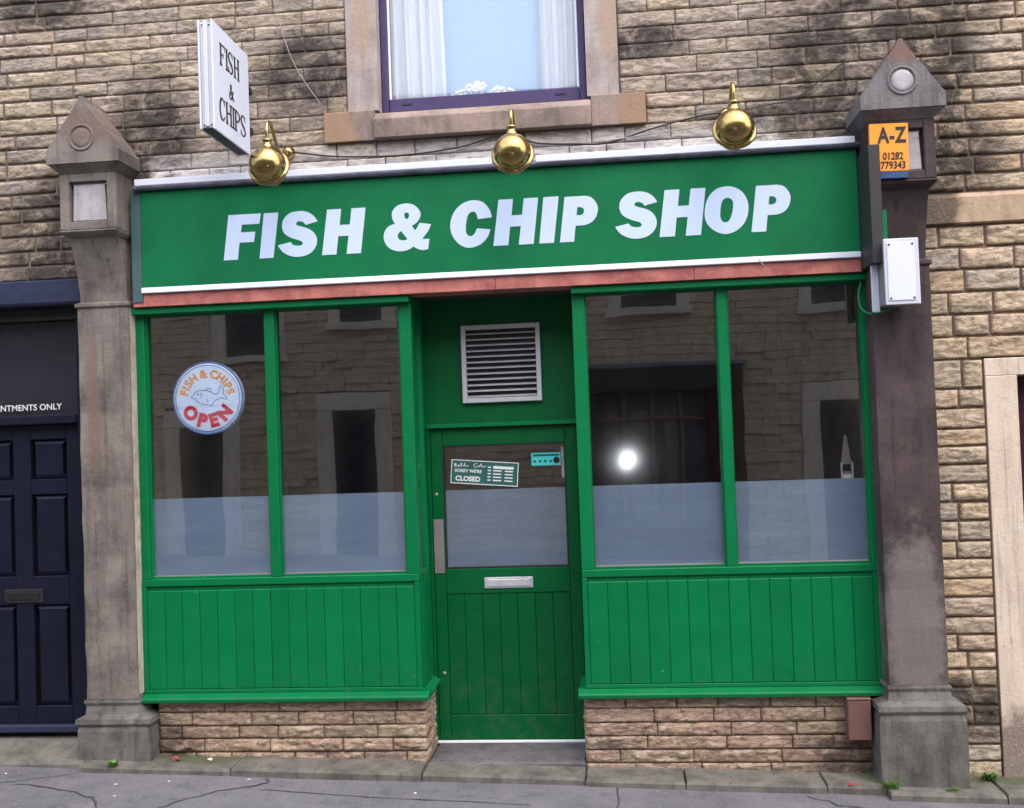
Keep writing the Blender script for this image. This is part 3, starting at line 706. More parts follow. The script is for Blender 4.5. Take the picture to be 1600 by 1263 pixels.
pl = pilaster('weathered brown-grey stone pilaster with gabled cap between blue door and shopfront', -0.166, 0.163, 0.16, 'pilaster_stone', 'pilaster_stone', 'plinth_grey', 'panel_pale', False, ap=4.145, bz=3.70, dy=0.075, bo=0.024)
box('side_strip', 0.1635, 0.167, -0.066, 0.05, 0.54, 2.9, 'cream_paint', pl, 0.002)
pr = pilaster('dark purple-brown stone pilaster with gabled cap right of the shopfront', 4.556, 0.160, 0.03, 'pilaster_dark', 'pilaster_cap_grey', 'plinth_grey', 'panel_pale', True, ap=4.115)

# ------------------------------------------------------------------ shopfront
shop = thing('shopfront', 'bright green timber shopfront with recessed door and boarded panels', 'shopfront')
G = 'green_paint'
ZA, ZB, ZC, ZD = 0.48, 1.223, 2.852, 2.904
OL, OR_ = 1.731, 2.703            # door opening
XL, XR = 0.002, 4.40
def bay(x0, x1, bars, side):
    b = bpy.data.objects.new('window', None); COL.objects.link(b); b.parent = shop
    box('head_rail', x0, x1, -0.05, 0.09, ZC, ZD - 0.012, G, b, 0.004)
    box('bottom_rail', x0, x1, -0.004, 0.09, ZB - 0.045, ZB, G, b, 0.004)
    for (p, q) in bars: box('mullion', p, q, 0.001, 0.088, ZB, ZC, G, b, 0.004)
    for (p, q), (r_, s) in zip(bars, bars[1:]):
        bm = bmesh.new()
        add_box(bm, q, q + 0.008, 0.022, 0.05, ZB, ZC); add_box(bm, r_ - 0.008, r_, 0.022, 0.05, ZB, ZC)
        add_box(bm, q + 0.008, r_ - 0.008, 0.022, 0.05, ZC - 0.008, ZC); add_box(bm, q + 0.008, r_ - 0.008, 0.018, 0.05, ZB, ZB + 0.012)
        flush(bm, 'glazing_bead', G, b)
        box('bead_glint', q + 0.009, r_ - 0.009, 0.030, 0.0515, ZB + 0.0125, ZB + 0.0165, 'dull_steel', b, 0)  # pale strip put in for the light reflected along the bottom bead
        box('pane', q + 0.001, r_ - 0.001, 0.052, 0.058, ZB + 0.001, ZC - 0.001, 'glass', b, 0)
        box('frosted_film', q + 0.002, r_ - 0.002, 0.060, 0.0615, ZB + 0.002, 1.712, 'frosted_film', b, 0)
    return b
bay(XL, OL, [(0.002, 0.055), (0.820, 0.881), (1.658, 1.731)], 0)
bay(OR_, XR, [(2.703, 2.778), (3.550, 3.609), (4.369, 4.400)], 1)
def stall(x0, x1):
    r = bpy.data.objects.new('stall_panel', None); COL.objects.link(r); r.parent = shop
    zt, zb = ZB - 0.047, 0.53
    box('backing', x0, x1, 0.012, 0.08, zb, zt, G, r, 0)
    box('rail', x0, x1, -0.006, 0.011, zb, zb + 0.022, G, r, 0.002)
    box('stile', x0, x0 + 0.03, -0.006, 0.011, zb + 0.023, zt, G, r, 0.002); box('stile', x1 - 0.03, x1, -0.006, 0.011, zb + 0.023, zt, G, r, 0.002)
    n = round((x1 - x0 - 0.06) / 0.1135); w = (x1 - x0 - 0.06) / n
    bm = bmesh.new(); add_box(bm, 0.0006, w - 0.0006, -0.003, 0.011, 0, zt - zb - 0.048, 0.0042); me = bpy.data.meshes.new('board'); bm.to_mesh(me); bm.free(); me.materials.append(M[G])
    for k in range(n):
        o = link_mesh('board', me, r, None, (x0 + 0.03 + k * w, random.uniform(-0.0012, 0.0012), zb + 0.0235))
        o.rotation_euler = (0, random.uniform(-0.001, 0.001), random.uniform(-0.004, 0.004))
    return r
stall(XL, OL); stall(OR_, XR)
# sills that run round into the porch
def sill(x0, x1, ret):
    s = prism('sill', [(-0.055, ZA + 0.002), (-0.058, ZA + 0.022), (-0.05, ZA + 0.030), (-0.008, 0.5285), (0.03, 0.5285), (0.03, ZA + 0.002)], 'x', x0, x1, G, shop, 0.002)
    x = ret; sg = 1 if x < 2 else -1
    prism('sill_return', [(x + sg * 0.042, ZA + 0.002), (x + sg * 0.044, ZA + 0.022), (x + sg * 0.036, ZA + 0.03), (x + sg * 0.002, 0.5285), (x - sg * 0.03, 0.5285), (x - sg * 0.03, ZA + 0.002)], 'y', 0.0305, 0.37, G, shop, 0.002)
sill(0.004, OL + 0.044, OL); sill(OR_ - 0.044, XR, OR_)
# porch sides with narrow panes
for x, sg in ((OL, 1), (OR_, -1)):
    ps = bpy.data.objects.new('porch_side', None); COL.objects.link(ps); ps.parent = shop
    a, b = (x - 0.06, x) if sg > 0 else (x, x + 0.06)
    a2, b2 = (a, b - 0.001) if sg > 0 else (a + 0.001, b)
    box('lower_board', a2, b2, 0.091, 0.36, 0.53, ZB, G, ps, 0.003)
    box('post', a, b, 0.30, 0.395, ZB + 0.001, ZD, G, ps, 0.003)
    box('head', a2, b2, 0.091, 0.299, ZC, ZD, G, ps, 0.003)
    box('post', a, b, 0.3605, 0.395, 0.1, ZB, G, ps, 0.003)
    xm = x - sg * 0.03
    box('pane', xm - 0.003, xm + 0.003, 0.091, 0.299, ZB + 0.001, ZC - 0.001, 'glass', ps, 0)
    box('frosted_film', min(xm - sg * 0.004, xm - sg * 0.0055), max(xm - sg * 0.004, xm - sg * 0.0055), 0.092, 0.298, ZB + 0.002, 1.712, 'frosted_film', ps, 0)
    box('bead', *((x - 0.025, x - 0.004) if sg > 0 else (x + 0.004, x + 0.025)), 0.091, 0.105, ZB + 0.001, ZC, G, ps, 0.002)
# soffit of the porch and the board over the door
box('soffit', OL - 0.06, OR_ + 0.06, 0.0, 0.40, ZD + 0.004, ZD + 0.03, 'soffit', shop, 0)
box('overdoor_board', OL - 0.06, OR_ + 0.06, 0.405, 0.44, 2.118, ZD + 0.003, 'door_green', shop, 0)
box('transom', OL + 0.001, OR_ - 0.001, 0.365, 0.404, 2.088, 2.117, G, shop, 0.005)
# door
door = bpy.data.objects.new('door', None); COL.objects.link(door); door.parent = shop
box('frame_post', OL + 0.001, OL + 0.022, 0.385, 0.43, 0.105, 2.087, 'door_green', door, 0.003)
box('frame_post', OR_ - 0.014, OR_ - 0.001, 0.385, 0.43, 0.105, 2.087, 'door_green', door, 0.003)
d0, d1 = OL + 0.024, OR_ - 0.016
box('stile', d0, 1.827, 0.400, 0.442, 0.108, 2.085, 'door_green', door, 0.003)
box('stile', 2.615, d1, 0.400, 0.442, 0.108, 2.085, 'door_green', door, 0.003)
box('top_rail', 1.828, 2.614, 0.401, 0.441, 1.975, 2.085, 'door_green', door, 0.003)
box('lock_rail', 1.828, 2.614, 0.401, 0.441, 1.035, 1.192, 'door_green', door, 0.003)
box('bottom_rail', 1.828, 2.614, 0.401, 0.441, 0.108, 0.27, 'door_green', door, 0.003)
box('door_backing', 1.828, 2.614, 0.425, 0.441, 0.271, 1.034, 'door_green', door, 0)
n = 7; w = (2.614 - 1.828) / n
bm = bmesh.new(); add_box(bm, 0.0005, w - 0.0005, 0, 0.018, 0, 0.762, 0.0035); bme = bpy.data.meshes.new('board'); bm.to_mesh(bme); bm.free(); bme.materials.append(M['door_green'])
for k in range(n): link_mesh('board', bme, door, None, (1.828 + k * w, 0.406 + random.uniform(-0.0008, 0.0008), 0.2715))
bm = bmesh.new()
for (a, b, c, d) in ((1.828, 1.838, 1.193, 1.974), (2.604, 2.614, 1.193, 1.974), (1.838, 2.604, 1.193, 1.203), (1.838, 2.604, 1.964, 1.974)): add_box(bm, a, b, 0.404, 0.424, c, d)
flush(bm, 'glazing_bead', 'dark_metal', door)
box('pane', 1.829, 2.613, 0.425, 0.431, 1.1935, 1.9735, 'glass', door, 0)
box('frosted_film', 1.83, 2.612, 0.433, 0.4345, 1.1945, 1.690, 'frosted_film', door, 0)
box('push_plate', 1.757, 1.822, 0.394, 0.3995, 1.168, 1.51, 'dull_steel', door, 0.002)
lathe('keyhole', [(0.0, 0.004), (0.009, 0.004), (0.012, 0.0)], 'dull_steel', door, 16, (1.782, 0.3995, 1.668), (R(90), 0, 0))
lathe('lock', [(0.0, 0.004), (0.009, 0.004), (0.012, 0.0)], 'dull_steel', door, 16, (1.795, 0.3995, 0.535), (R(90), 0, 0))
box('letter_plate', 2.072, 2.382, 0.393, 0.4005, 1.066, 1.136, 'chrome', door, 0.003)
box('letter_flap', 2.086, 2.368, 0.386, 0.3925, 1.078, 1.124, 'chrome', door, 0.004)
box('threshold_bar', OL + 0.001, OR_ - 0.001, 0.360, 0.3845, 0.1045, 0.119, 'trim_white', shop, 0.003)
ds_ = loft('doorstep', [(-0.05, 1.755, 2.685, -0.016), (0.092, 1.755, 2.685, -0.016), (0.1035, 1.76, 2.68, 0.0)], 'step_stone', shop, 0.6, 0.003, 2)
# extractor grille
vent = bpy.data.objects.new('vent_grille', None); COL.objects.link(vent); vent.parent = shop
vx0, vx1, vz0, vz1 = 1.977, 2.482, 2.243, 2.738
box('frame', vx0, vx0 + 0.03, 0.372, 0.404, vz0, vz1, 'aluminium', vent, 0.003); box('frame', vx1 - 0.03, vx1, 0.372, 0.404, vz0, vz1, 'aluminium', vent, 0.003)
box('frame', vx0 + 0.0305, vx1 - 0.0305, 0.372, 0.404, vz0, vz0 + 0.03, 'aluminium', vent, 0.003); box('frame', vx0 + 0.0305, vx1 - 0.0305, 0.372, 0.404, vz1 - 0.03, vz1, 'aluminium', vent, 0.003)
box('backing', vx0 + 0.031, vx1 - 0.031, 0.4005, 0.404, vz0 + 0.031, vz1 - 0.031, 'black_ink', vent, 0)
ns = 12; hs = (vz1 - vz0 - 0.06) / ns
bm = bmesh.new(); wv = vx1 - vx0 - 0.064
pv = [(0.0, 0.005), (0.0, 0.0), (0.024, 0.010), (0.024, 0.013)]
A = [bm.verts.new((0, p[0], p[1])) for p in pv]; B = [bm.verts.new((wv, p[0], p[1])) for p in pv]
bm.faces.new(A); bm.faces.new(B[::-1])
for i in range(4): bm.faces.new((A[(i + 1) % 4], A[i], B[i], B[(i + 1) % 4]))
bmesh.ops.recalc_face_normals(bm, faces=bm.faces); sme = bpy.data.meshes.new('slat'); bm.to_mesh(sme); bm.free(); sme.materials.append(M['aluminium'])
for k in range(ns): link_mesh('slat', sme, vent, None, (vx0 + 0.032, 0.375, vz0 + 0.034 + k * hs))
# low walls of rock-faced brick under the sills
def lowwall(x0, x1, corner):
    lw = wall_mesh('low_wall', [(x0, x1, -0.15, ZA)], 'mortar_buff', shop, 0.022, 0.16)
    ln = [ZA - 0.0]
    for h in (0.072, 0.082, 0.078, 0.08, 0.076, 0.085, 0.08): ln.append(ln[-1] - h)
    ln = ln[::-1]
    lay_courses(lw, ln, x0, x1, [], 'plinth_brick', lambda *a: True, lambda x: 0.007, (0.2, 0.52), 0.019, 0.014, 'brick', bands=1.1)
    # return into the porch
    cx = x1 if corner > 0 else x0
    wall_r = wall_mesh('porch_low_wall', [((x1 - 0.12, x1 - 0.014) + (-0.15, ZA)) if corner > 0 else ((x0 + 0.014, x0 + 0.12) + (-0.15, ZA))], 'mortar_buff', shop, 0.161, 0.36)
    for k, (z0, z1) in enumerate(zip(ln, ln[1:])):
        if z1 < 0.04: continue
        cuts = [0.018, 0.2, 0.355] if k % 2 else [0.018, 0.28, 0.355]
        for a, b in zip(cuts, cuts[1:]):
            SEED[0] += 1; me = stone_mesh('brick', b - a - 0.007, z1 - z0 - 0.007, 0.014, SEED[0], mat='plinth_brick', back=0.012)
            o = link_mesh('brick', me, wall_r); s = 1 if corner > 0 else -1
            o.rotation_euler = (0, 0, R(90) * s); o.location = (cx - s * 0.006, a if s > 0 else b - 0.007, z0 + 0.0035)
lowwall(0.082, OL + 0.012, 1); lowwall(OR_ - 0.012, 4.335, -1)
# band of red granite under the sign, cornice flashing above it
for a, b in ((0.03, 1.13), (1.132, 2.26), (2.262, 3.42), (3.422, 4.375)):
    box('granite_band', a, b, -0.075, 0.10, 2.8945, 2.9735, 'red_granite', shop, 0.002)
prism('cornice', [(-0.12, 3.602), (-0.13, 3.614), (-0.08, 3.640), (0.004, 3.672), (0.02, 3.672), (0.02, 3.602)], 'x', 0.06, 4.385, 'slate_flashing', shop, 0.002)
box('cornice_backing', 0.07, 4.385, -0.05, 0.10, 2.975, 3.60, 'dark_metal', shop, 0)

# interior of the shop: a dim room so the glass has something behind it
bm = bmesh.new(); add_box(bm, -0.05, 4.42, 0.10, 3.4, 0.06, 3.0)
for f in list(bm.faces):
    c_ = f.calc_center_median()
    if c_.y < 0.2: bm.faces.remove(f)
structure(flush(bm, 'shop_room', 'interior_dark'))
ctr = thing('shop_counter', 'dim counter inside the shop behind the right-hand windows', 'counter', (3.3, 1.9, 0.06))
box('front', -0.9, 0.9, 0, 0.05, 0, 0.95, 'interior_floor', ctr, 0.005); box('top', -0.95, 0.95, -0.05, 0.55, 0.951, 1.0, 'dull_steel', ctr, 0.005)
for sx in (-0.9, 0.85): box('side', sx, sx + 0.05, 0.051, 0.5, 0, 0.95, 'interior_floor', ctr, 0.005)

# ------------------------------------------------------------------ the sign over the shop
GL = {
 'S': [[(247,206,1),(234,228,0),(214,249,0),(189,264,0),(153,273,0),(116,272,0),(84,266,0),(58,250,0),(37,225,0),(29,195,0),(31,168,0),(42,145,0),(61,128,0),(89,113,0),(120,102,0),(141,94,0),(151,85,0),(152,75,0),(142,68,0),(124,66,0),(103,70,0),(90,76,0),(78,91,1),(0,75,1),(13,53,0),(33,30,0),(62,13,0),(95,2,0),(129,0,0),(166,5,0),(198,19,0),(222,41,0),(236,67,0),(240,98,0),(233,122,0),(218,144,0),(198,160,0),(175,171,0),(149,179,0),(125,188,0),(116,195,0),(117,204,0),(127,211,0),(142,212,0),(158,206,0),(168,197,0),(172,188,1)]],
 '&': [[(71,166,1),(59,186,0),(53,216,0),(58,240,0),(74,261,0),(102,277,0),(146,282,0),(184,272,0),(210,250,0),(224,225,0),(224,204,0),(213,180,0),(199,164,0),(171,148,1),(190,119,1),(204,137,0),(218,163,1),(286,151,1),(271,117,0),(251,91,0),(231,69,1),(250,65,0),(273,65,1),(264,5,1),(235,0,0),(208,6,0),(191,15,0),(176,25,1),(159,13,0),(131,3,0),(95,0,0),(60,7,0),(28,26,0),(8,53,0),(0,86,0),(5,116,0),(21,142,0),(43,157,0)], [(141,228,0),(153,222,0),(157,210,0),(151,195,0),(139,189,0),(132,197,0),(128,212,0),(132,225,0)], [(105,121,1),(89,105,0),(85,90,0),(91,73,0),(111,64,0),(128,65,0),(142,70,1)]],
 'C': [[(247,171,1),(242,201,0),(225,234,0),(197,263,0),(162,276,0),(124,277,0),(81,264,0),(44,237,0),(19,203,0),(4,163,0),(0,121,0),(9,80,0),(30,44,0),(58,17,0),(93,1,0),(125,0,0),(163,10,0),(197,32,0),(222,63,0),(237,101,1),(158,111,1),(147,88,0),(133,72,0),(117,67,0),(101,75,0),(92,94,0),(92,121,0),(96,153,0),(105,187,0),(119,205,0),(137,211,0),(151,205,0),(160,187,0),(164,165,1)]],
 'O': [[(140,273,0),(183,261,0),(219,233,0),(242,190,0),(248,142,0),(238,91,0),(213,47,0),(173,15,0),(128,0,0),(88,4,0),(45,26,0),(14,60,0),(0,104,0),(3,156,0),(16,200,0),(43,240,0),(85,267,0)], [(133,207,0),(150,201,0),(161,185,0),(162,157,0),(155,119,0),(144,89,0),(130,71,0),(113,67,0),(98,74,0),(88,96,0),(88,123,0),(93,161,0),(101,188,0),(115,203,0)]],
 'P': [[(36,264,1),(154,264,1),(184,257,0),(209,234,0),(225,202,0),(225,171,0),(212,134,0),(187,108,0),(153,95,0),(123,93,0),(94,93,1),(82,0,1),(0,0,1)], [(108,200,1),(131,198,0),(144,188,0),(147,176,0),(139,159,0),(122,153,0),(102,153,1)]],
 'F': [[(36,271,1),(236,271,1),(226,209,1),(118,209,1),(110,163,1),(199,163,1),(190,102,1),(100,102,1),(87,0,1),(0,0,1)]],
 'I': [[(34,270,1),(123,270,1),(86,0,1),(0,0,1)]],
 'H': [[(39,270,1),(124,270,1),(112,174,1),(174,174,1),(188,270,1),(272,270,1),(236,0,1),(149,0,1),(165,108,1),(102,108,1),(88,0,1),(0,0,1)]]}
def outline(pts):
    out = []; N = len(pts)
    for i in range(N):
        p1, p2 = pts[i], pts[(i + 1) % N]
        p0 = pts[i - 1] if not p1[2] else p1; p3 = pts[(i + 2) % N] if not p2[2] else p2
        if p1[2] and p2[2]: out.append((p1[0] / 1000, p1[1] / 1000)); continue
        for k in range(4):
            t_ = k / 4
            out.append(tuple(0.5 * ((2 * p1[a]) + (p2[a] - p0[a]) * t_ + (2 * p0[a] - 5 * p1[a] + 4 * p2[a] - p3[a]) * t_ ** 2 + (3 * p1[a] - p0[a] - 3 * p2[a] + p3[a]) * t_ ** 3) / 1000 for a in (0, 1)))
    return out
fas = thing('fascia_sign', 'long green fascia board reading FISH & CHIP SHOP in white italic capitals', 'sign', (0, -0.09, 2.96))
def ch(o, ): o.location = Vector(o.location) - Vector((0, -0.09, 2.96)); return o
SY = -0.09; KF = 1.0076
ch(box('board', 0.097, 4.362, SY, -0.0515, 3.0095, 3.598, 'sign_green', fas, 0.003))
ch(box('bottom_trim', 0.091, 4.362, SY - 0.006, -0.0515, 2.975, 3.0085, 'trim_white', fas, 0.003))
ch(box('end_strip', 0.03, 0.096, SY + 0.006, -0.0515, 2.92, 3.61, 'grey_green', fas, 0.003))
ch(box('end_strip', 4.3625, 4.424, -0.345, -0.0515, 2.90, 3.55, 'charcoal', fas, 0.003))
ch(box('end_strip', 4.4245, 4.448, -0.335, -0.16, 2.935, 3.19, 'sign_green', fas, 0.002))
for a, b, z in ((0.085, 2.27, 3.642), (2.53, 4.345, 3.638)):
    ch(prism('top_trim', [(-0.136, z - 0.016), (-0.140, z + 0.020), (-0.128, z + 0.024), (-0.122, z - 0.014)], 'x', a, b, 'trim_white', fas, 0.001))
spots = [('F', 0.63), ('I', 0.851), ('S', 0.966), ('H', 1.234), ('&', 1.61), ('C', 2.01), ('H', 2.261), ('I', 2.53), ('P', 2.651), ('S', 2.973), ('H', 3.225), ('O', 3.487), ('P', 3.746)]
gm = {}
for k, x in spots:
    if k not in gm:
        o = curve_mesh('letter', [outline(l) for l in GL[k]], 0.0012, 'letter_white', fas); gm[k] = o.data
    else: o = link_mesh('letter', gm[k], fas)
    o.location = (2.916 + (x + 0.003 - 2.916) * KF, SY - 0.0014, 2.053 + (3.142 + (-0.002 if k in 'S&CO' else 0) - 2.053) * KF); o.scale = (KF, 1, KF); ch(o)

# ------------------------------------------------------------------ brass lamps
def lamp(label, x, z, zt, zw, y=-0.42):
    t_ = thing('brass_lamp', label, 'lamp', (x, 0, 0), 'brass swan-neck lamps over the fascia')
    c = Vector((0, y, z))
    # globe shade, open towards the sign below and behind
    pr_ = []
    for k in range(25):
        a = math.pi * k / 24 * 0.80; pr_.append((0.106 * math.sin(a), 0.106 * math.cos(a)))
    rx = R(-132)       # mouth turned down and back to the board
    g_ = lathe('globe', pr_, 'brass', t_, 40, c, (R(72), 0, 0))
    e = math.pi * 0.80
    rim = lathe('rim', [(0.106 * math.sin(e) - 0.004, 0.106 * math.cos(e)), (0.106 * math.sin(e) + 0.012, 0.106 * math.cos(e) - 0.006), (0.106 * math.sin(e) + 0.014, 0.106 * math.cos(e) - 0.016), (0.106 * math.sin(e) - 0.002, 0.106 * math.cos(e) - 0.020)], 'brass', t_, 40, c, (R(72), 0, 0))
    lathe('bead_ring', [(0.104, 0.010), (0.117, 0.006), (0.121, -0.004), (0.114, -0.012), (0.10, -0.012)], 'brass', t_, 40, c + Vector((0, 0.018, -0.006)), (R(72), 0, 0))
    lathe('collar', [(0.03, 0.0), (0.032, 0.012), (0.024, 0.018), (0.024, 0.034), (0.029, 0.038), (0.029, 0.048), (0.010, 0.054)], 'brass', t_, 24, c + Vector((0, 0, 0.098)))
    tube('swan_neck', [c + Vector((0, 0, 0.145)), (0, y - 0.004, zt - 0.05), (0, y + 0.024, zt - 0.008), (0, y + 0.068, zt - 0.004), (0, y + 0.115, zt - 0.045), (0, y + 0.165, zw - 0.01), (0, y + 0.24, zw - 0.065), (0, y + 0.32, zw - 0.05), (0, -0.045, zw - 0.004), (0, -0.03, zw)], 0.0105, 'brass', t_, 10, 7)
    lathe('wall_rose', [(0.0, 0.048), (0.018, 0.044), (0.032, 0.028), (0.036, 0.014), (0.04, 0.006), (0.04, 0.0)], 'brass', t_, 24, (0, -0.02, zw), (R(90), 0, 0))
    return t_
lamp('leftmost brass globe lamp on a swan neck, beside the projecting sign', 1.017, 3.623, 3.882, 3.80)
lamp('middle brass globe lamp on a swan neck, below the upstairs window', 2.420, 3.6085, 3.862, 3.79)
lamp('rightmost brass globe lamp on a swan neck, near the dark pilaster', 3.644, 3.666, 3.925, 3.86)

# ------------------------------------------------------------------ projecting sign at the left
ps = thing('projecting_sign', 'white double-sided box sign reading FISH & CHIPS projecting from the wall', 'sign', (0.777, -0.14, 3.765))
def pl_(o, base=(0.777, -0.14, 3.765)): o.location = Vector(o.location) - Vector(base); return o
pl_(box('case', 0.745, 0.809, -0.685, -0.15, 3.775, 4.36, 'white_plastic', ps, 0.003))
for x in (0.735, 0.8095): pl_(box('face_panel', x, x + 0.0095, -0.70, -0.14, 3.765, 4.372, 'sign_face', ps, 0.003))
pl_(box('edge_channel', 0.765, 0.789, -0.70, -0.6855, 3.78, 4.365, 'white_plastic', ps, 0.003))
pl_(box('underside', 0.7455, 0.8085, -0.68, -0.155, 3.766, 3.7745, 'dark_metal', ps, 0.001))
for x in (0.757, 0.797):
    for z in (3.79, 4.345): pl_(lathe('screw', [(0, 0.003), (0.004, 0.003), (0.005, 0)], 'dark_metal', ps, 10, (x, -0.6865, z), (R(90), 0, 0)))
for z in (3.95, 4.2): pl_(box('bracket', 0.765, 0.79, -0.1395, 0.01, z - 0.02, z + 0.02, 'dark_metal', ps, 0.003))
# serif capitals laid out on the face that looks right; u runs along +y
def serif_word(word, u0, z0, h, w_):
    """condensed roman capitals from thick and thin strokes with slab serifs"""
    th, tn, sf = 0.0215, 0.0105, 0.008
    bm = bmesh.new(); u = u0; X0, X1 = 0.8192, 0.8207
    def rect(a, b, c, d): add_box(bm, X0, X1, u + a, u + b, z0 + c, z0 + d)
    def ribbon(pts, ws):
        P = smooth_pts([(0, p[0], p[1]) for p in pts], 6); W = []
        for i, p in enumerate(P):
            k = i / (len(P) - 1) * (len(ws) - 1); a = int(min(k, len(ws) - 2)); wd = ws[a] + (ws[a + 1] - ws[a]) * (k - a)
            d = (P[min(i + 1, len(P) - 1)] - P[max(i - 1, 0)]).normalized(); nrm = Vector((0, -d.z, d.y)) * wd / 2
            W.append((p + nrm, p - nrm))
        for (a, b), (c, d) in zip(W, W[1:]):
            q = [Vector((0, u + v_.y, z0 + v_.z)) for v_ in (a, b, d, c)]
            f0 = [bm.verts.new((X1, v_.y, v_.z)) for v_ in q]; bm.faces.new(f0)
    def stem(a, c=0.0, d=None, s=0.007):
        d = h if d is None else d
        rect(a, a + th, c, d); rect(a - s, a + th + s, c - 0.0002, c + sf); rect(a - s, a + th + s, d - sf, d + 0.0002)
    for chr_ in word:
        if chr_ == 'F': stem(0.007); rect(0.024, w_, h - tn, h); rect(w_ - 0.005, w_, h * 0.74, h - tn); rect(0.024, w_ * 0.7, h * 0.47, h * 0.47 + tn); rect(w_ * 0.7 - 0.004, w_ * 0.7, h * 0.38, h * 0.62); u += w_ + 0.008
        elif chr_ == 'I': stem(0.007); u += 0.036
        elif chr_ == 'H': stem(0.007); stem(w_ - 0.02); rect(0.024, w_ - 0.02, h * 0.5, h * 0.5 + tn); u += w_ + 0.012
        elif chr_ == 'P': stem(0.007); ribbon([(0.024, h - tn / 2), (w_ * 0.6, h - tn), (w_ - 0.008, h * 0.76), (w_ * 0.6, h * 0.50), (0.024, h * 0.48)], [tn, tn, th, tn, tn]); u += w_ + 0.006
        elif chr_ == 'S':
            ribbon([(w_ - 0.012, h * 0.80), (w_ * 0.62, h * 0.97), (w_ * 0.3, h * 0.94), (0.012, h * 0.76), (w_ * 0.30, h * 0.56), (w_ * 0.66, h * 0.42), (w_ - 0.014, h * 0.22), (w_ * 0.6, h * 0.04), (w_ * 0.28, h * 0.05), (0.006, h * 0.24)], [tn, tn, 0.012, th, th, th, th, 0.010, tn, tn])
            rect(w_ - 0.015, w_ - 0.010, h * 0.74, h); rect(0.003, 0.008, 0, h * 0.27); u += w_ + 0.006
        elif chr_ == 'C':
            ribbon([(w_ - 0.006, h * 0.76), (w_ * 0.62, h * 0.97), (w_ * 0.28, h * 0.88), (0.010, h * 0.5), (w_ * 0.28, h * 0.12), (w_ * 0.62, h * 0.03), (w_ - 0.004, h * 0.24)], [tn, tn, th, th, th, tn, tn])
            rect(w_ - 0.009, w_ - 0.004, h * 0.70, h); u += w_ + 0.008
        elif chr_ == '&':
            ribbon([(w_ * 1.05, h * 0.03), (w_ * 0.6, h * 0.42), (w_ * 0.3, h * 0.78), (w_ * 0.48, h * 0.98), (w_ * 0.62, h * 0.78), (w_ * 0.3, h * 0.5), (0.010, h * 0.24), (w_ * 0.3, h * 0.03), (w_ * 0.65, h * 0.16), (w_ * 0.95, h * 0.56)], [th, th, 0.012, tn, tn, 0.010, th, 0.010, tn, tn]); rect(w_ * 0.78, w_ * 1.1, h * 0.55, h * 0.55 + sf); u += w_ + 0.02
    return pl_(flush(bm, 'lettering', 'dark_letter', ps))
serif_word('FISH', -0.60, 4.155, 0.125, 0.082); serif_word('&', -0.47, 4.005, 0.088, 0.066); serif_word('CHIPS', -0.625, 3.845, 0.125, 0.088)

# ------------------------------------------------------------------ orange A-Z sign on the right pilaster
az = thing('minicab_sign', 'orange A-Z sign with a telephone number on the right pilaster', 'sign', (4.478, -0.315, 3.37), rot=(0, R(1.2), 0))
box('plate', -0.105, 0.102, -0.012, 0.012, 0.03, 0.295, 'orange_sign', az, 0.004)
box('blue_strip', -0.07, 0.098, -0.012, 0.012, -0.008, 0.0295, 'blue_strip', az, 0.002)
text('lettering', 'A-Z', 0.118, (0.014, -0.0135, 0.225), 'black_ink', az, offset=0.0035, spacing=1.1, xs=0.72)
text('phone_number', '01282', 0.056, (0.018, -0.0135, 0.112), 'black_ink', az, offset=0.0012, xs=0.78)
text('phone_number', '779343', 0.056, (0.018, -0.0135, 0.062), 'black_ink', az, offset=0.0012, xs=0.8)

# white metal box lamp under it
wb = thing('white_lamp_box', 'white metal lamp box with corner screws on the dark pilaster', 'lamp box', (4.49, -0.16, 2.66))
box('front_cover', -0.085, 0.098, -0.245, -0.232, 0.0, 0.358, 'white_plastic', wb, 0.004)
box('raised_panel', -0.07, 0.075, -0.250, -0.2455, 0.022, 0.34, 'sign_face', wb, 0.003)
box('housing', -0.078, 0.09, -0.231, -0.03, 0.008, 0.35, 'dull_steel', wb, 0.003)
box('rear_flange', -0.12, -0.079, -0.10, -0.085, -0.02, 0.27, 'white_plastic', wb, 0.003)
box('mount', -0.05, 0.05, -0.029, 0.012, 0.05, 0.3, 'dark_metal', wb, 0.003)
for x in (-0.058, 0.064):
    for z in (0.035, 0.325): lathe('screw', [(0, 0.003), (0.005, 0.003), (0.006, 0)], 'dark_metal', wb, 10, (x, -0.250, z), (R(90), 0, 0))

# brown box below the sill
bb = thing('brown_meter_box', 'small brown plastic box fixed to the low brick wall under the right sill', 'box', (4.243, -0.01, 0.24))
box('body', -0.064, 0.064, -0.075, 0.02, 0.0, 0.225, 'brown_plastic', bb, 0.006); box('lid', -0.067, 0.067, -0.078, 0.02, 0.2255, 0.238, 'brown_plastic', bb, 0.003)

# ------------------------------------------------------------------ round window sign
rs = thing('round_window_sign', 'round light-blue sign with a fish reading FISH & CHIPS OPEN inside left window', 'sign', (0.424, 0.10, 2.328))
lathe('disc', [(0.0, 0.030), (0.198, 0.030), (0.218, 0.026), (0.226, 0.012), (0.226, -0.012), (0.20, -0.02), (0.0, -0.02)], 'sign_pale_blue', rs, 64, (0, 0, 0), (R(90), 0, 0))
bm = bmesh.new(); add_tube(bm, [(0.205 * math.cos(a), -0.030, 0.205 * math.sin(a)) for a in [2 * math.pi * k / 64 for k in range(64)]], 0.0022, 5, True); flush(bm, 'ring_line', 'blue_ink', rs)
bm = bmesh.new(); add_tube(bm, [(0.222 * math.cos(a), -0.024, 0.222 * math.sin(a)) for a in [2 * math.pi * k / 64 for k in range(64)]], 0.006, 6, True); flush(bm, 'rim', 'blue_ink', rs)
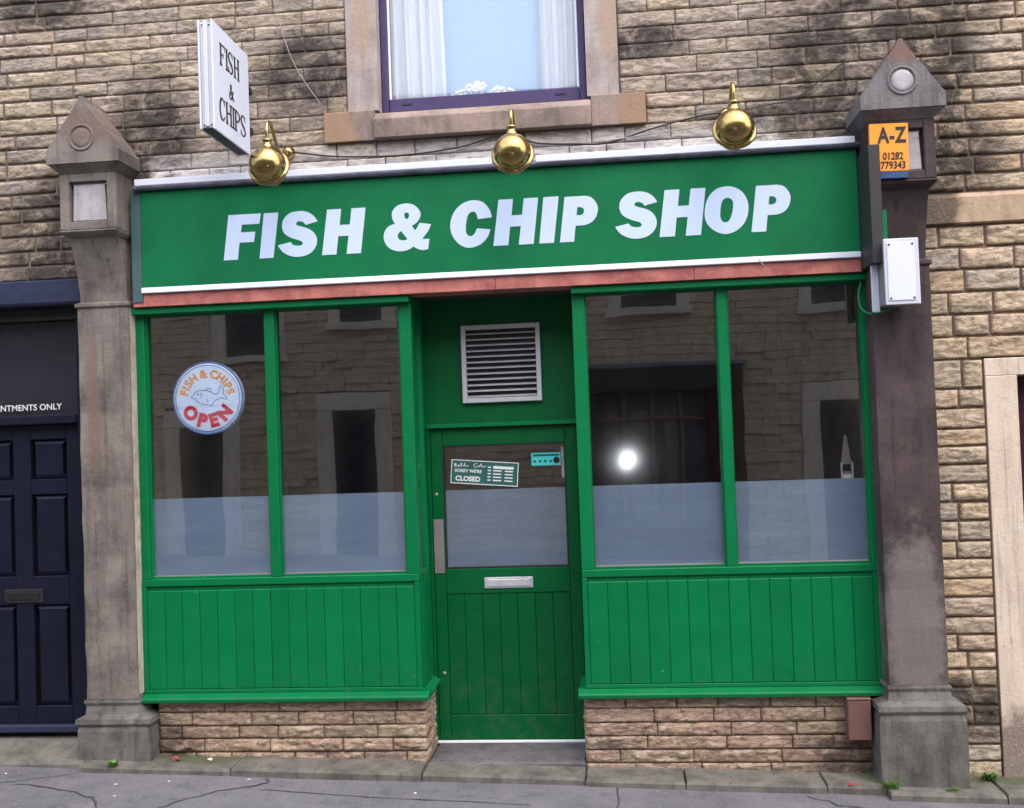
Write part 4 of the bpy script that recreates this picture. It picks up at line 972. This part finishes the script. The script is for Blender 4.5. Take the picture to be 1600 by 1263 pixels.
def arc_text(word, r_, a0, a1, size, mat, top=True, off=0.0015):
    wd = [{'I': 0.5, ' ': 0.45, '&': 1.05, 'H': 1.1, 'C': 1.1, 'O': 1.2, 'N': 1.15}.get(c_, 0.9) for c_ in word]
    cen = [sum(wd[:k]) + wd[k] / 2 for k in range(len(wd))]
    for k, c_ in enumerate(word):
        if c_ == ' ': continue
        a = a0 + (a1 - a0) * (cen[k] - cen[0]) / (cen[-1] - cen[0]); ra = R(a)
        roll = R(90) - ra if top else R(-90) - ra
        text('letter', c_, size, (r_ * math.cos(ra), -0.0312, r_ * math.sin(ra)), mat, rs, rot=(0, roll, 0), offset=off, extrude=0.0008)
arc_text('FISH & CHIPS', 0.150, 166, 14, 0.068, 'orange_ink', True, 0.0028)
arc_text('OPEN', 0.146, 219, 319, 0.108, 'red_ink', False, 0.0068)
fish = [[(-0.085, 0.012), (-0.07, 0.032), (-0.045, 0.045), (-0.01, 0.047), (0.02, 0.038), (0.05, 0.022), (0.072, 0.022), (0.088, 0.045), (0.092, 0.072), (0.108, 0.058), (0.114, 0.030), (0.112, 0.018), (0.128, 0.006), (0.134, -0.016), (0.116, -0.010), (0.092, -0.004), (0.075, -0.012), (0.052, -0.026), (0.045, -0.042), (0.03, -0.052), (0.012, -0.044), (-0.01, -0.044), (-0.04, -0.034), (-0.062, -0.016), (-0.066, -0.006), (-0.09, -0.002)],
        [(0.0, 0.047), (0.012, 0.056), (0.03, 0.056), (0.036, 0.048), (0.03, 0.036)], [(-0.036, 0.03), (-0.028, 0.016), (-0.036, 0.0)], [(-0.085, 0.012), (-0.094, 0.008), (-0.092, -0.002)], [(-0.058, 0.024), (-0.05, 0.028), (-0.046, 0.022), (-0.052, 0.018), (-0.058, 0.024)], [(0.0, -0.008), (0.014, -0.02), (0.006, -0.03)]]
bm = bmesh.new()
for pth in fish: add_tube(bm, smooth_pts([(p[0] - 0.01, -0.0305, p[1] + 0.004) for p in pth], 4), 0.0021, 5)
flush(bm, 'fish_drawing', 'blue_ink', rs)
for z in (0.0,): 
    bm = bmesh.new(); add_tube(bm, [(0, 0.0, 0.224), (0, 0.0, 0.53)], 0.0012, 5); flush(bm, 'hanging_wire', 'dark_metal', rs)

# ------------------------------------------------------------------ cards in the door
cs = thing('closed_card', 'tilted dark green card reading SORRY WE\'RE CLOSED behind the door glass', 'card', (2.094, 0.420, 1.796), rot=(0, R(5.0), 0))
box('card', -0.216, 0.216, 0.0, 0.0015, -0.076, 0.076, 'closed_card', cs, 0)
bm = bmesh.new()
for (a, b, c, d) in ((-0.216, 0.216, 0.071, 0.076), (-0.216, 0.216, -0.076, -0.071), (-0.216, -0.211, -0.071, 0.071), (0.211, 0.216, -0.071, 0.071)): add_box(bm, a, b, -0.0012, -0.0002, c, d)
flush(bm, 'border', 'white_ink', cs)
bm = bmesh.new()
add_tube(bm, smooth_pts([(-0.185, -0.001, 0.052), (-0.198, -0.001, 0.044), (-0.182, -0.001, 0.046), (-0.196, -0.001, 0.034), (-0.178, -0.001, 0.034), (-0.165, -0.001, 0.044), (-0.172, -0.001, 0.034), (-0.158, -0.001, 0.036), (-0.152, -0.001, 0.058), (-0.15, -0.001, 0.036), (-0.136, -0.001, 0.04), (-0.130, -0.001, 0.058), (-0.130, -0.001, 0.036), (-0.118, -0.001, 0.042), (-0.114, -0.001, 0.035), (-0.104, -0.001, 0.043)], 4), 0.002, 5)
add_tube(bm, smooth_pts([(-0.05, -0.001, 0.058), (-0.07, -0.001, 0.05), (-0.066, -0.001, 0.034), (-0.05, -0.001, 0.036), (-0.040, -0.001, 0.044), (-0.036, -0.001, 0.036), (-0.024, -0.001, 0.058), (-0.022, -0.001, 0.036), (-0.010, -0.001, 0.044), (-0.006, -0.001, 0.036), (0.006, -0.001, 0.044)], 4), 0.002, 5)
flush(bm, 'script_lettering', 'white_ink', cs)
text('lettering', "SORRY WE'RE", 0.028, (-0.105, -0.0012, 0.006), 'white_ink', cs, offset=0.0008, extrude=0.0005)
text('lettering', 'CLOSED', 0.043, (-0.105, -0.0012, -0.044), 'white_ink', cs, offset=0.0016, extrude=0.0005)
box('white_bar', 0.055, 0.185, -0.0014, -0.0002, 0.030, 0.048, 'white_ink', cs, 0)
for k in range(5):
    for x0, x1 in ((0.02, 0.04), (0.055, 0.108), (0.130, 0.182)):
        if k == 0 and x0 > 0.05: continue
        box('opening_hours', x0, x1, -0.0014, -0.0002, 0.034 - k * 0.0205, 0.040 - k * 0.0205 + 0.002, 'white_ink', cs, 0)
hr = thing('rating_card', 'small turquoise food-hygiene card at the top right of the door glass', 'card', (2.492, 0.421, 1.872))
box('card', -0.095, 0.09, 0, 0.0015, -0.04, 0.04, 'cyan_card', hr, 0)
box('heading', -0.086, 0.082, -0.0014, -0.0002, 0.018, 0.032, 'closed_card', hr, 0)
for k in range(4): lathe('rating_dot', [(0, 0.001), (0.009, 0.001)], 'closed_card', hr, 14, (-0.075 + k * 0.034, -0.0003, -0.014), (R(90), 0, 0))
lathe('rating_dot', [(0, 0.0012), (0.021, 0.0012)], 'black_ink', hr, 20, (0.064, -0.0003, -0.008), (R(90), 0, 0))
tb = tag(flush((lambda bm: (add_box(bm, -0.008, 0.012, 0, 0.012, -0.11, 0.09, 0.003), add_box(bm, -0.055, -0.009, 0.0, 0.012, 0.0 - 0.035, 0.0, 0.004), bm)[-1])(bmesh.new()), 'door_latch', 'white_plastic', None, False, (2.592, 0.448, 1.86)), 'white latch bracket inside the door glass under the turquoise card', 'latch')
ct = thing('leaflet_holder', 'slim white pointed leaflet holder standing inside the far right window', 'holder', (4.285, 0.16, 1.30))
prism('back', [(-0.03, 0.0), (0.03, 0.0), (0.03, 0.50), (0.006, 0.66), (-0.006, 0.66), (-0.03, 0.50)], 'y', 0.0, 0.006, 'dull_steel', ct, 0.001)
box('side_wall', -0.034, -0.0305, -0.02, 0.006, 0.0, 0.5, 'paper_white', ct, 0); box('side_wall', 0.0305, 0.034, -0.02, 0.006, 0.0, 0.5, 'paper_white', ct, 0)
box('leaflet', -0.024, 0.024, -0.010, -0.006, 0.36, 0.43, 'paper_white', ct, 0); box('leaflet', -0.022, 0.022, -0.0045, -0.001, 0.45, 0.49, 'black_ink', ct, 0)

# ------------------------------------------------------------------ cables
def cable(label, pts, r, mat='cable_black', cat='cable'): return tag(tube('cable', pts, r, mat, None, 6, 6), label, cat, None)
cy = -0.032
cable('black cable sagging from the left lamp to the middle lamp', [(1.05, cy, 3.80), (1.25, cy, 3.765), (1.45, cy, 3.747), (1.76, cy - .005, 3.738), (2.08, cy, 3.768), (2.27, cy, 3.812), (2.39, cy, 3.80)], 0.005)
cable('black cable running from the middle lamp up to the right lamp', [(2.44, cy, 3.80), (2.54, cy, 3.76), (2.75, cy, 3.742), (2.95, cy, 3.735), (3.2, cy, 3.80), (3.37, cy, 3.838), (3.55, cy, 3.868), (3.62, cy, 3.866)], 0.005)
cable('thin grey cable slanting up the wall from right lamp to the dark pilaster cap', [(3.68, cy, 3.87), (3.89, cy, 3.90), (4.05, cy, 3.93), (4.22, cy, 4.045), (4.33, cy, 4.12)], 0.0035)
cable('grey cable hanging behind the right lamp along the whitewashed course', [(2.9, cy - 0.006, 3.742), (3.25, cy - 0.004, 3.775), (3.5, cy, 3.80), (3.64, cy, 3.85)], 0.0035, 'cable_grey')
cable('thin pale wire slanting down the wall left of the upstairs window', [(0.93, cy, 4.85), (1.0, cy, 4.55), (1.08, cy, 4.32), (1.235, cy, 4.07)], 0.0026, 'cable_grey')
cable('green cable looping from shopfront corner to the white lamp box', [(4.33, -0.012, 2.87), (4.372, -0.02, 2.86), (4.352, -0.03, 2.76), (4.36, -0.06, 2.68), (4.40, -0.12, 2.645), (4.45, -0.19, 2.652), (4.485, -0.2, 2.665)], 0.0075, 'cable_green')
cable('loose white wire drooping across the red granite band', [(3.78, -0.15, 2.985), (3.84, -0.06, 2.945), (3.95, -0.06, 2.915), (4.1, -0.058, 2.905)], 0.003, 'paper_white')

# ------------------------------------------------------------------ weeds and litter
def weed(label, loc, n, h, spread, broad):
    t_ = thing('weed', label, 'weed', loc, 'weeds at the foot of the wall')
    for k in range(n):
        bm = bmesh.new(); a = random.uniform(0, 2 * math.pi); L = h * random.uniform(0.5, 1.0); s = spread * random.uniform(0.3, 1.0); w_ = (0.012 if broad else 0.0035) * random.uniform(0.7, 1.3)
        o_ = Vector((random.uniform(-1, 1) * spread * 0.55, random.uniform(-1, 1) * spread * 0.25, 0)); d = Vector((math.cos(a), math.sin(a) * 0.6 - 0.2, 0)); sd = Vector((-d.y, d.x, 0)).normalized(); L_ = []
        for q in range(6):
            u = q / 5; c_ = o_ + d * s * u ** 1.4 + Vector((0, 0, L * (u - 0.35 * u * u))); ww = w_ * (math.sin(math.pi * min(1, u * 0.85 + 0.12)) if broad else (1 - u * 0.9))
            L_.append((bm.verts.new(c_ + sd * ww), bm.verts.new(c_ + Vector((0, 0, -0.15 * ww))), bm.verts.new(c_ - sd * ww)))
        for A_, B_ in zip(L_, L_[1:]):
            bm.faces.new((A_[0], B_[0], B_[1], A_[1])); bm.faces.new((A_[1], B_[1], B_[2], A_[2]))
        flush(bm, 'leaf', 'leaf_green', t_, True)
weed('small green weed at the foot of the brown-grey left pilaster', (-0.11, -0.215, 0.160), 16, 0.055, 0.05, True)
weed('tuft of grass at the left foot of the dark right pilaster', (4.355, -0.235, 0.026), 60, 0.085, 0.075, False)
weed('bright green weed beside the pale door jamb at the right', (4.93, -0.06, 0.008), 26, 0.08, 0.06, True)
weed('low sprig of moss in front of the dark pilaster plinth', (4.68, -0.24, 0.016), 26, 0.03, 0.05, False)
def scrap(name, label, loc, sx, sy, sz, mat, cat, group=None):
    bm = bmesh.new(); bmesh.ops.create_icosphere(bm, subdivisions=2, radius=1)
    for v_ in bm.verts:
        d = 1 + 0.9 * noise.noise(v_.co * 3.1 + Vector(loc) * 11); v_.co = Vector((v_.co.x * sx * d, v_.co.y * sy * d, max(-0.4, v_.co.z) * sz * d))
    o = flush(bm, name, mat, None, False, (loc[0], loc[1], loc[2] + sz * 0.4)); return tag(o, label, cat, group)
scrap('crumpled_wrapper', 'crumpled red wrapper lying by the left pilaster plinth', (0.235, -0.10, lz(0.235)), 0.024, 0.016, 0.013, 'crumpled_red', 'wrapper')
scrap('crumpled_wrapper', 'flattened red wrapper on the ledge left of the dark pilaster', (4.16, -0.2, lz(4.16)), 0.03, 0.016, 0.006, 'crumpled_red', 'wrapper')
scrap('paper_scrap', 'white paper scrap on the ledge right of the red wrapper', (0.44, -0.08, lz(0.44)), 0.014, 0.010, 0.008, 'paper_white', 'litter')
for k, (x, y) in enumerate([(-0.72, -0.30), (0.02, -0.42), (0.1, -0.6), (0.3, -0.35), (1.75, -0.42), (0.75, -0.28)]):
    scrap('paper_scrap', 'tiny white fleck of litter on the grey pavement', (x, y, gz(x) + 0.004), random.uniform(0.005, 0.010), 0.005, 0.003, 'paper_white', 'litter', 'white flecks on the pavement')

# ------------------------------------------------------------------ houses across the street (seen mirrored in the glass)
opp = thing('opposite_terrace', 'stone terrace across the street mirrored in the shop windows', 'building', (0, -10, 0))
bm = bmesh.new(); add_box(bm, -16, 18, -4.5, -0.05, -0.8, 6.2); flush(bm, 'wall', 'mortar_dark', opp)
holes = [(-1.85, -0.6, -1, 2.77), (-4.4, -3.15, -1, 2.6), (-3.55, -2.3, 3.45, 5.2), (2.5, 4.95, -1, 3.1), (5.85, 7.1, -1, 2.65), (5.85, 7.05, 3.83, 5.5), (-1.6, -0.5, 3.9, 5.3), (2.9, 4.2, 3.9, 5.3)]
bm = bmesh.new(); z = -0.5
while z < 6.1:
    h = random.uniform(0.11, 0.15); free = [(-14, 16)]
    for (p, q, c, d) in holes:
        if z < d - 0.04 and z + h > c + 0.04:
            nf = []
            for (u0, u1) in free:
                if q <= u0 or p >= u1: nf.append((u0, u1)); continue
                if p > u0: nf.append((u0, p))
                if q < u1: nf.append((q, u1))
            free = nf
    for (u0, u1) in free:
        x = u0
        while x < u1 - 0.02:
            L = random.uniform(0.22, 0.5); L = u1 - x if u1 - x - L < 0.15 else L
            add_box(bm, x + 0.004, x + L - 0.004, -0.06, random.uniform(-0.015, 0.03), z + 0.004, z + h - 0.004); x += L
    z += h
stuff(flush(bm, 'stones', 'opposite_stone', opp))
for (a, b, c, d) in holes:
    if (a, b) == (2.5, 4.95): continue
    isdoor = c < 0; wj = 0.27 if isdoor else 0.2; lt = 0.28 if isdoor else 0.22
    f_ = bpy.data.objects.new('doorway' if isdoor else 'window', None); COL.objects.link(f_); f_.parent = opp
    c0 = -0.5 if isdoor else c
    box('jamb', a, a + wj, -0.06, 0.04, c0, d - lt - 0.002, 'surround_stone', f_, 0.01); box('jamb', b - wj, b, -0.06, 0.04, c0, d - lt - 0.002, 'surround_stone', f_, 0.01)
    box('lintel', a, b, -0.06, 0.045, d - lt, d, 'surround_stone', f_, 0.01)
    if not isdoor: box('sill', a - 0.03, b + 0.03, -0.06, 0.1, c - 0.12, c - 0.002, 'surround_stone', f_, 0.01)
    box('infill', a + wj, b - wj, -0.049, -0.03, c0, d - lt, 'navy_paint' if isdoor else 'charcoal', f_, 0)
f_ = bpy.data.objects.new('shopfront', None); COL.objects.link(f_); f_.parent = opp
box('fascia', 2.5, 4.95, -0.06, 0.15, 2.62, 2.98, 'dark_metal', f_, 0.01); box('cornice', 2.45, 5.0, -0.06, 0.22, 2.985, 3.06, 'slate_flashing', f_, 0.01)
box('pier', 4.4, 4.65, -0.06, 0.08, -0.5, 2.615, 'maroon_paint', f_, 0.01); box('pier', 2.5, 2.7, -0.06, 0.08, -0.5, 2.615, 'dark_metal', f_, 0.01)
box('window', 2.705, 4.395, -0.049, -0.03, 0.5, 2.615, 'dusty_grey', f_, 0); box('riser', 2.705, 4.395, -0.049, 0.02, -0.5, 0.49, 'maroon_paint', f_, 0.005)
for x in (3.1, 3.55, 3.98): box('glazing_bar', x - 0.03, x + 0.03, -0.029, 0.01, 0.5, 2.615, 'brown_plastic', f_, 0.004)
for x, w_ in ((2.8, 0.2), (3.22, 0.26), (3.7, 0.2)): box('drape', x, x + w_, -0.0295, -0.022, 0.6, 2.3, 'drape_grey', f_, 0)
box('glazing_bar', 2.705, 4.395, 0.0105, 0.03, 2.15, 2.2, 'brown_plastic', f_, 0.004)
prism('roof', [(-4.7, 6.21), (0.25, 6.21), (0.25, 6.3), (-2.2, 8.3), (-4.7, 6.3)], 'x', -16, 18, 'roof_slate', opp)

# the photographer's flash on its pole, caught in the right-hand window
fl_ = thing('camera_flash', 'bright white flash light on a thin pole mirrored in the right window', 'flash', (CAM.x + 0.17, CAM.y - 0.10, -0.10 + SL * 0))
zc = CAM.z - 0.39 + 0.10
box('body', -0.05, 0.05, -0.03, 0.0, zc - 0.05, zc + 0.05, 'black_ink', fl_, 0.004)
lathe('flash_lens', [(0, 0.004), (0.024, 0.004), (0.026, 0.0)], 'flash_glow', fl_, 20, (0, 0.0, zc), (R(-90), 0, 0))
bm = bmesh.new(); add_tube(bm, [(0, -0.015, 0), (0, -0.015, zc - 0.05)], 0.009, 8); flush(bm, 'pole', 'black_ink', fl_)
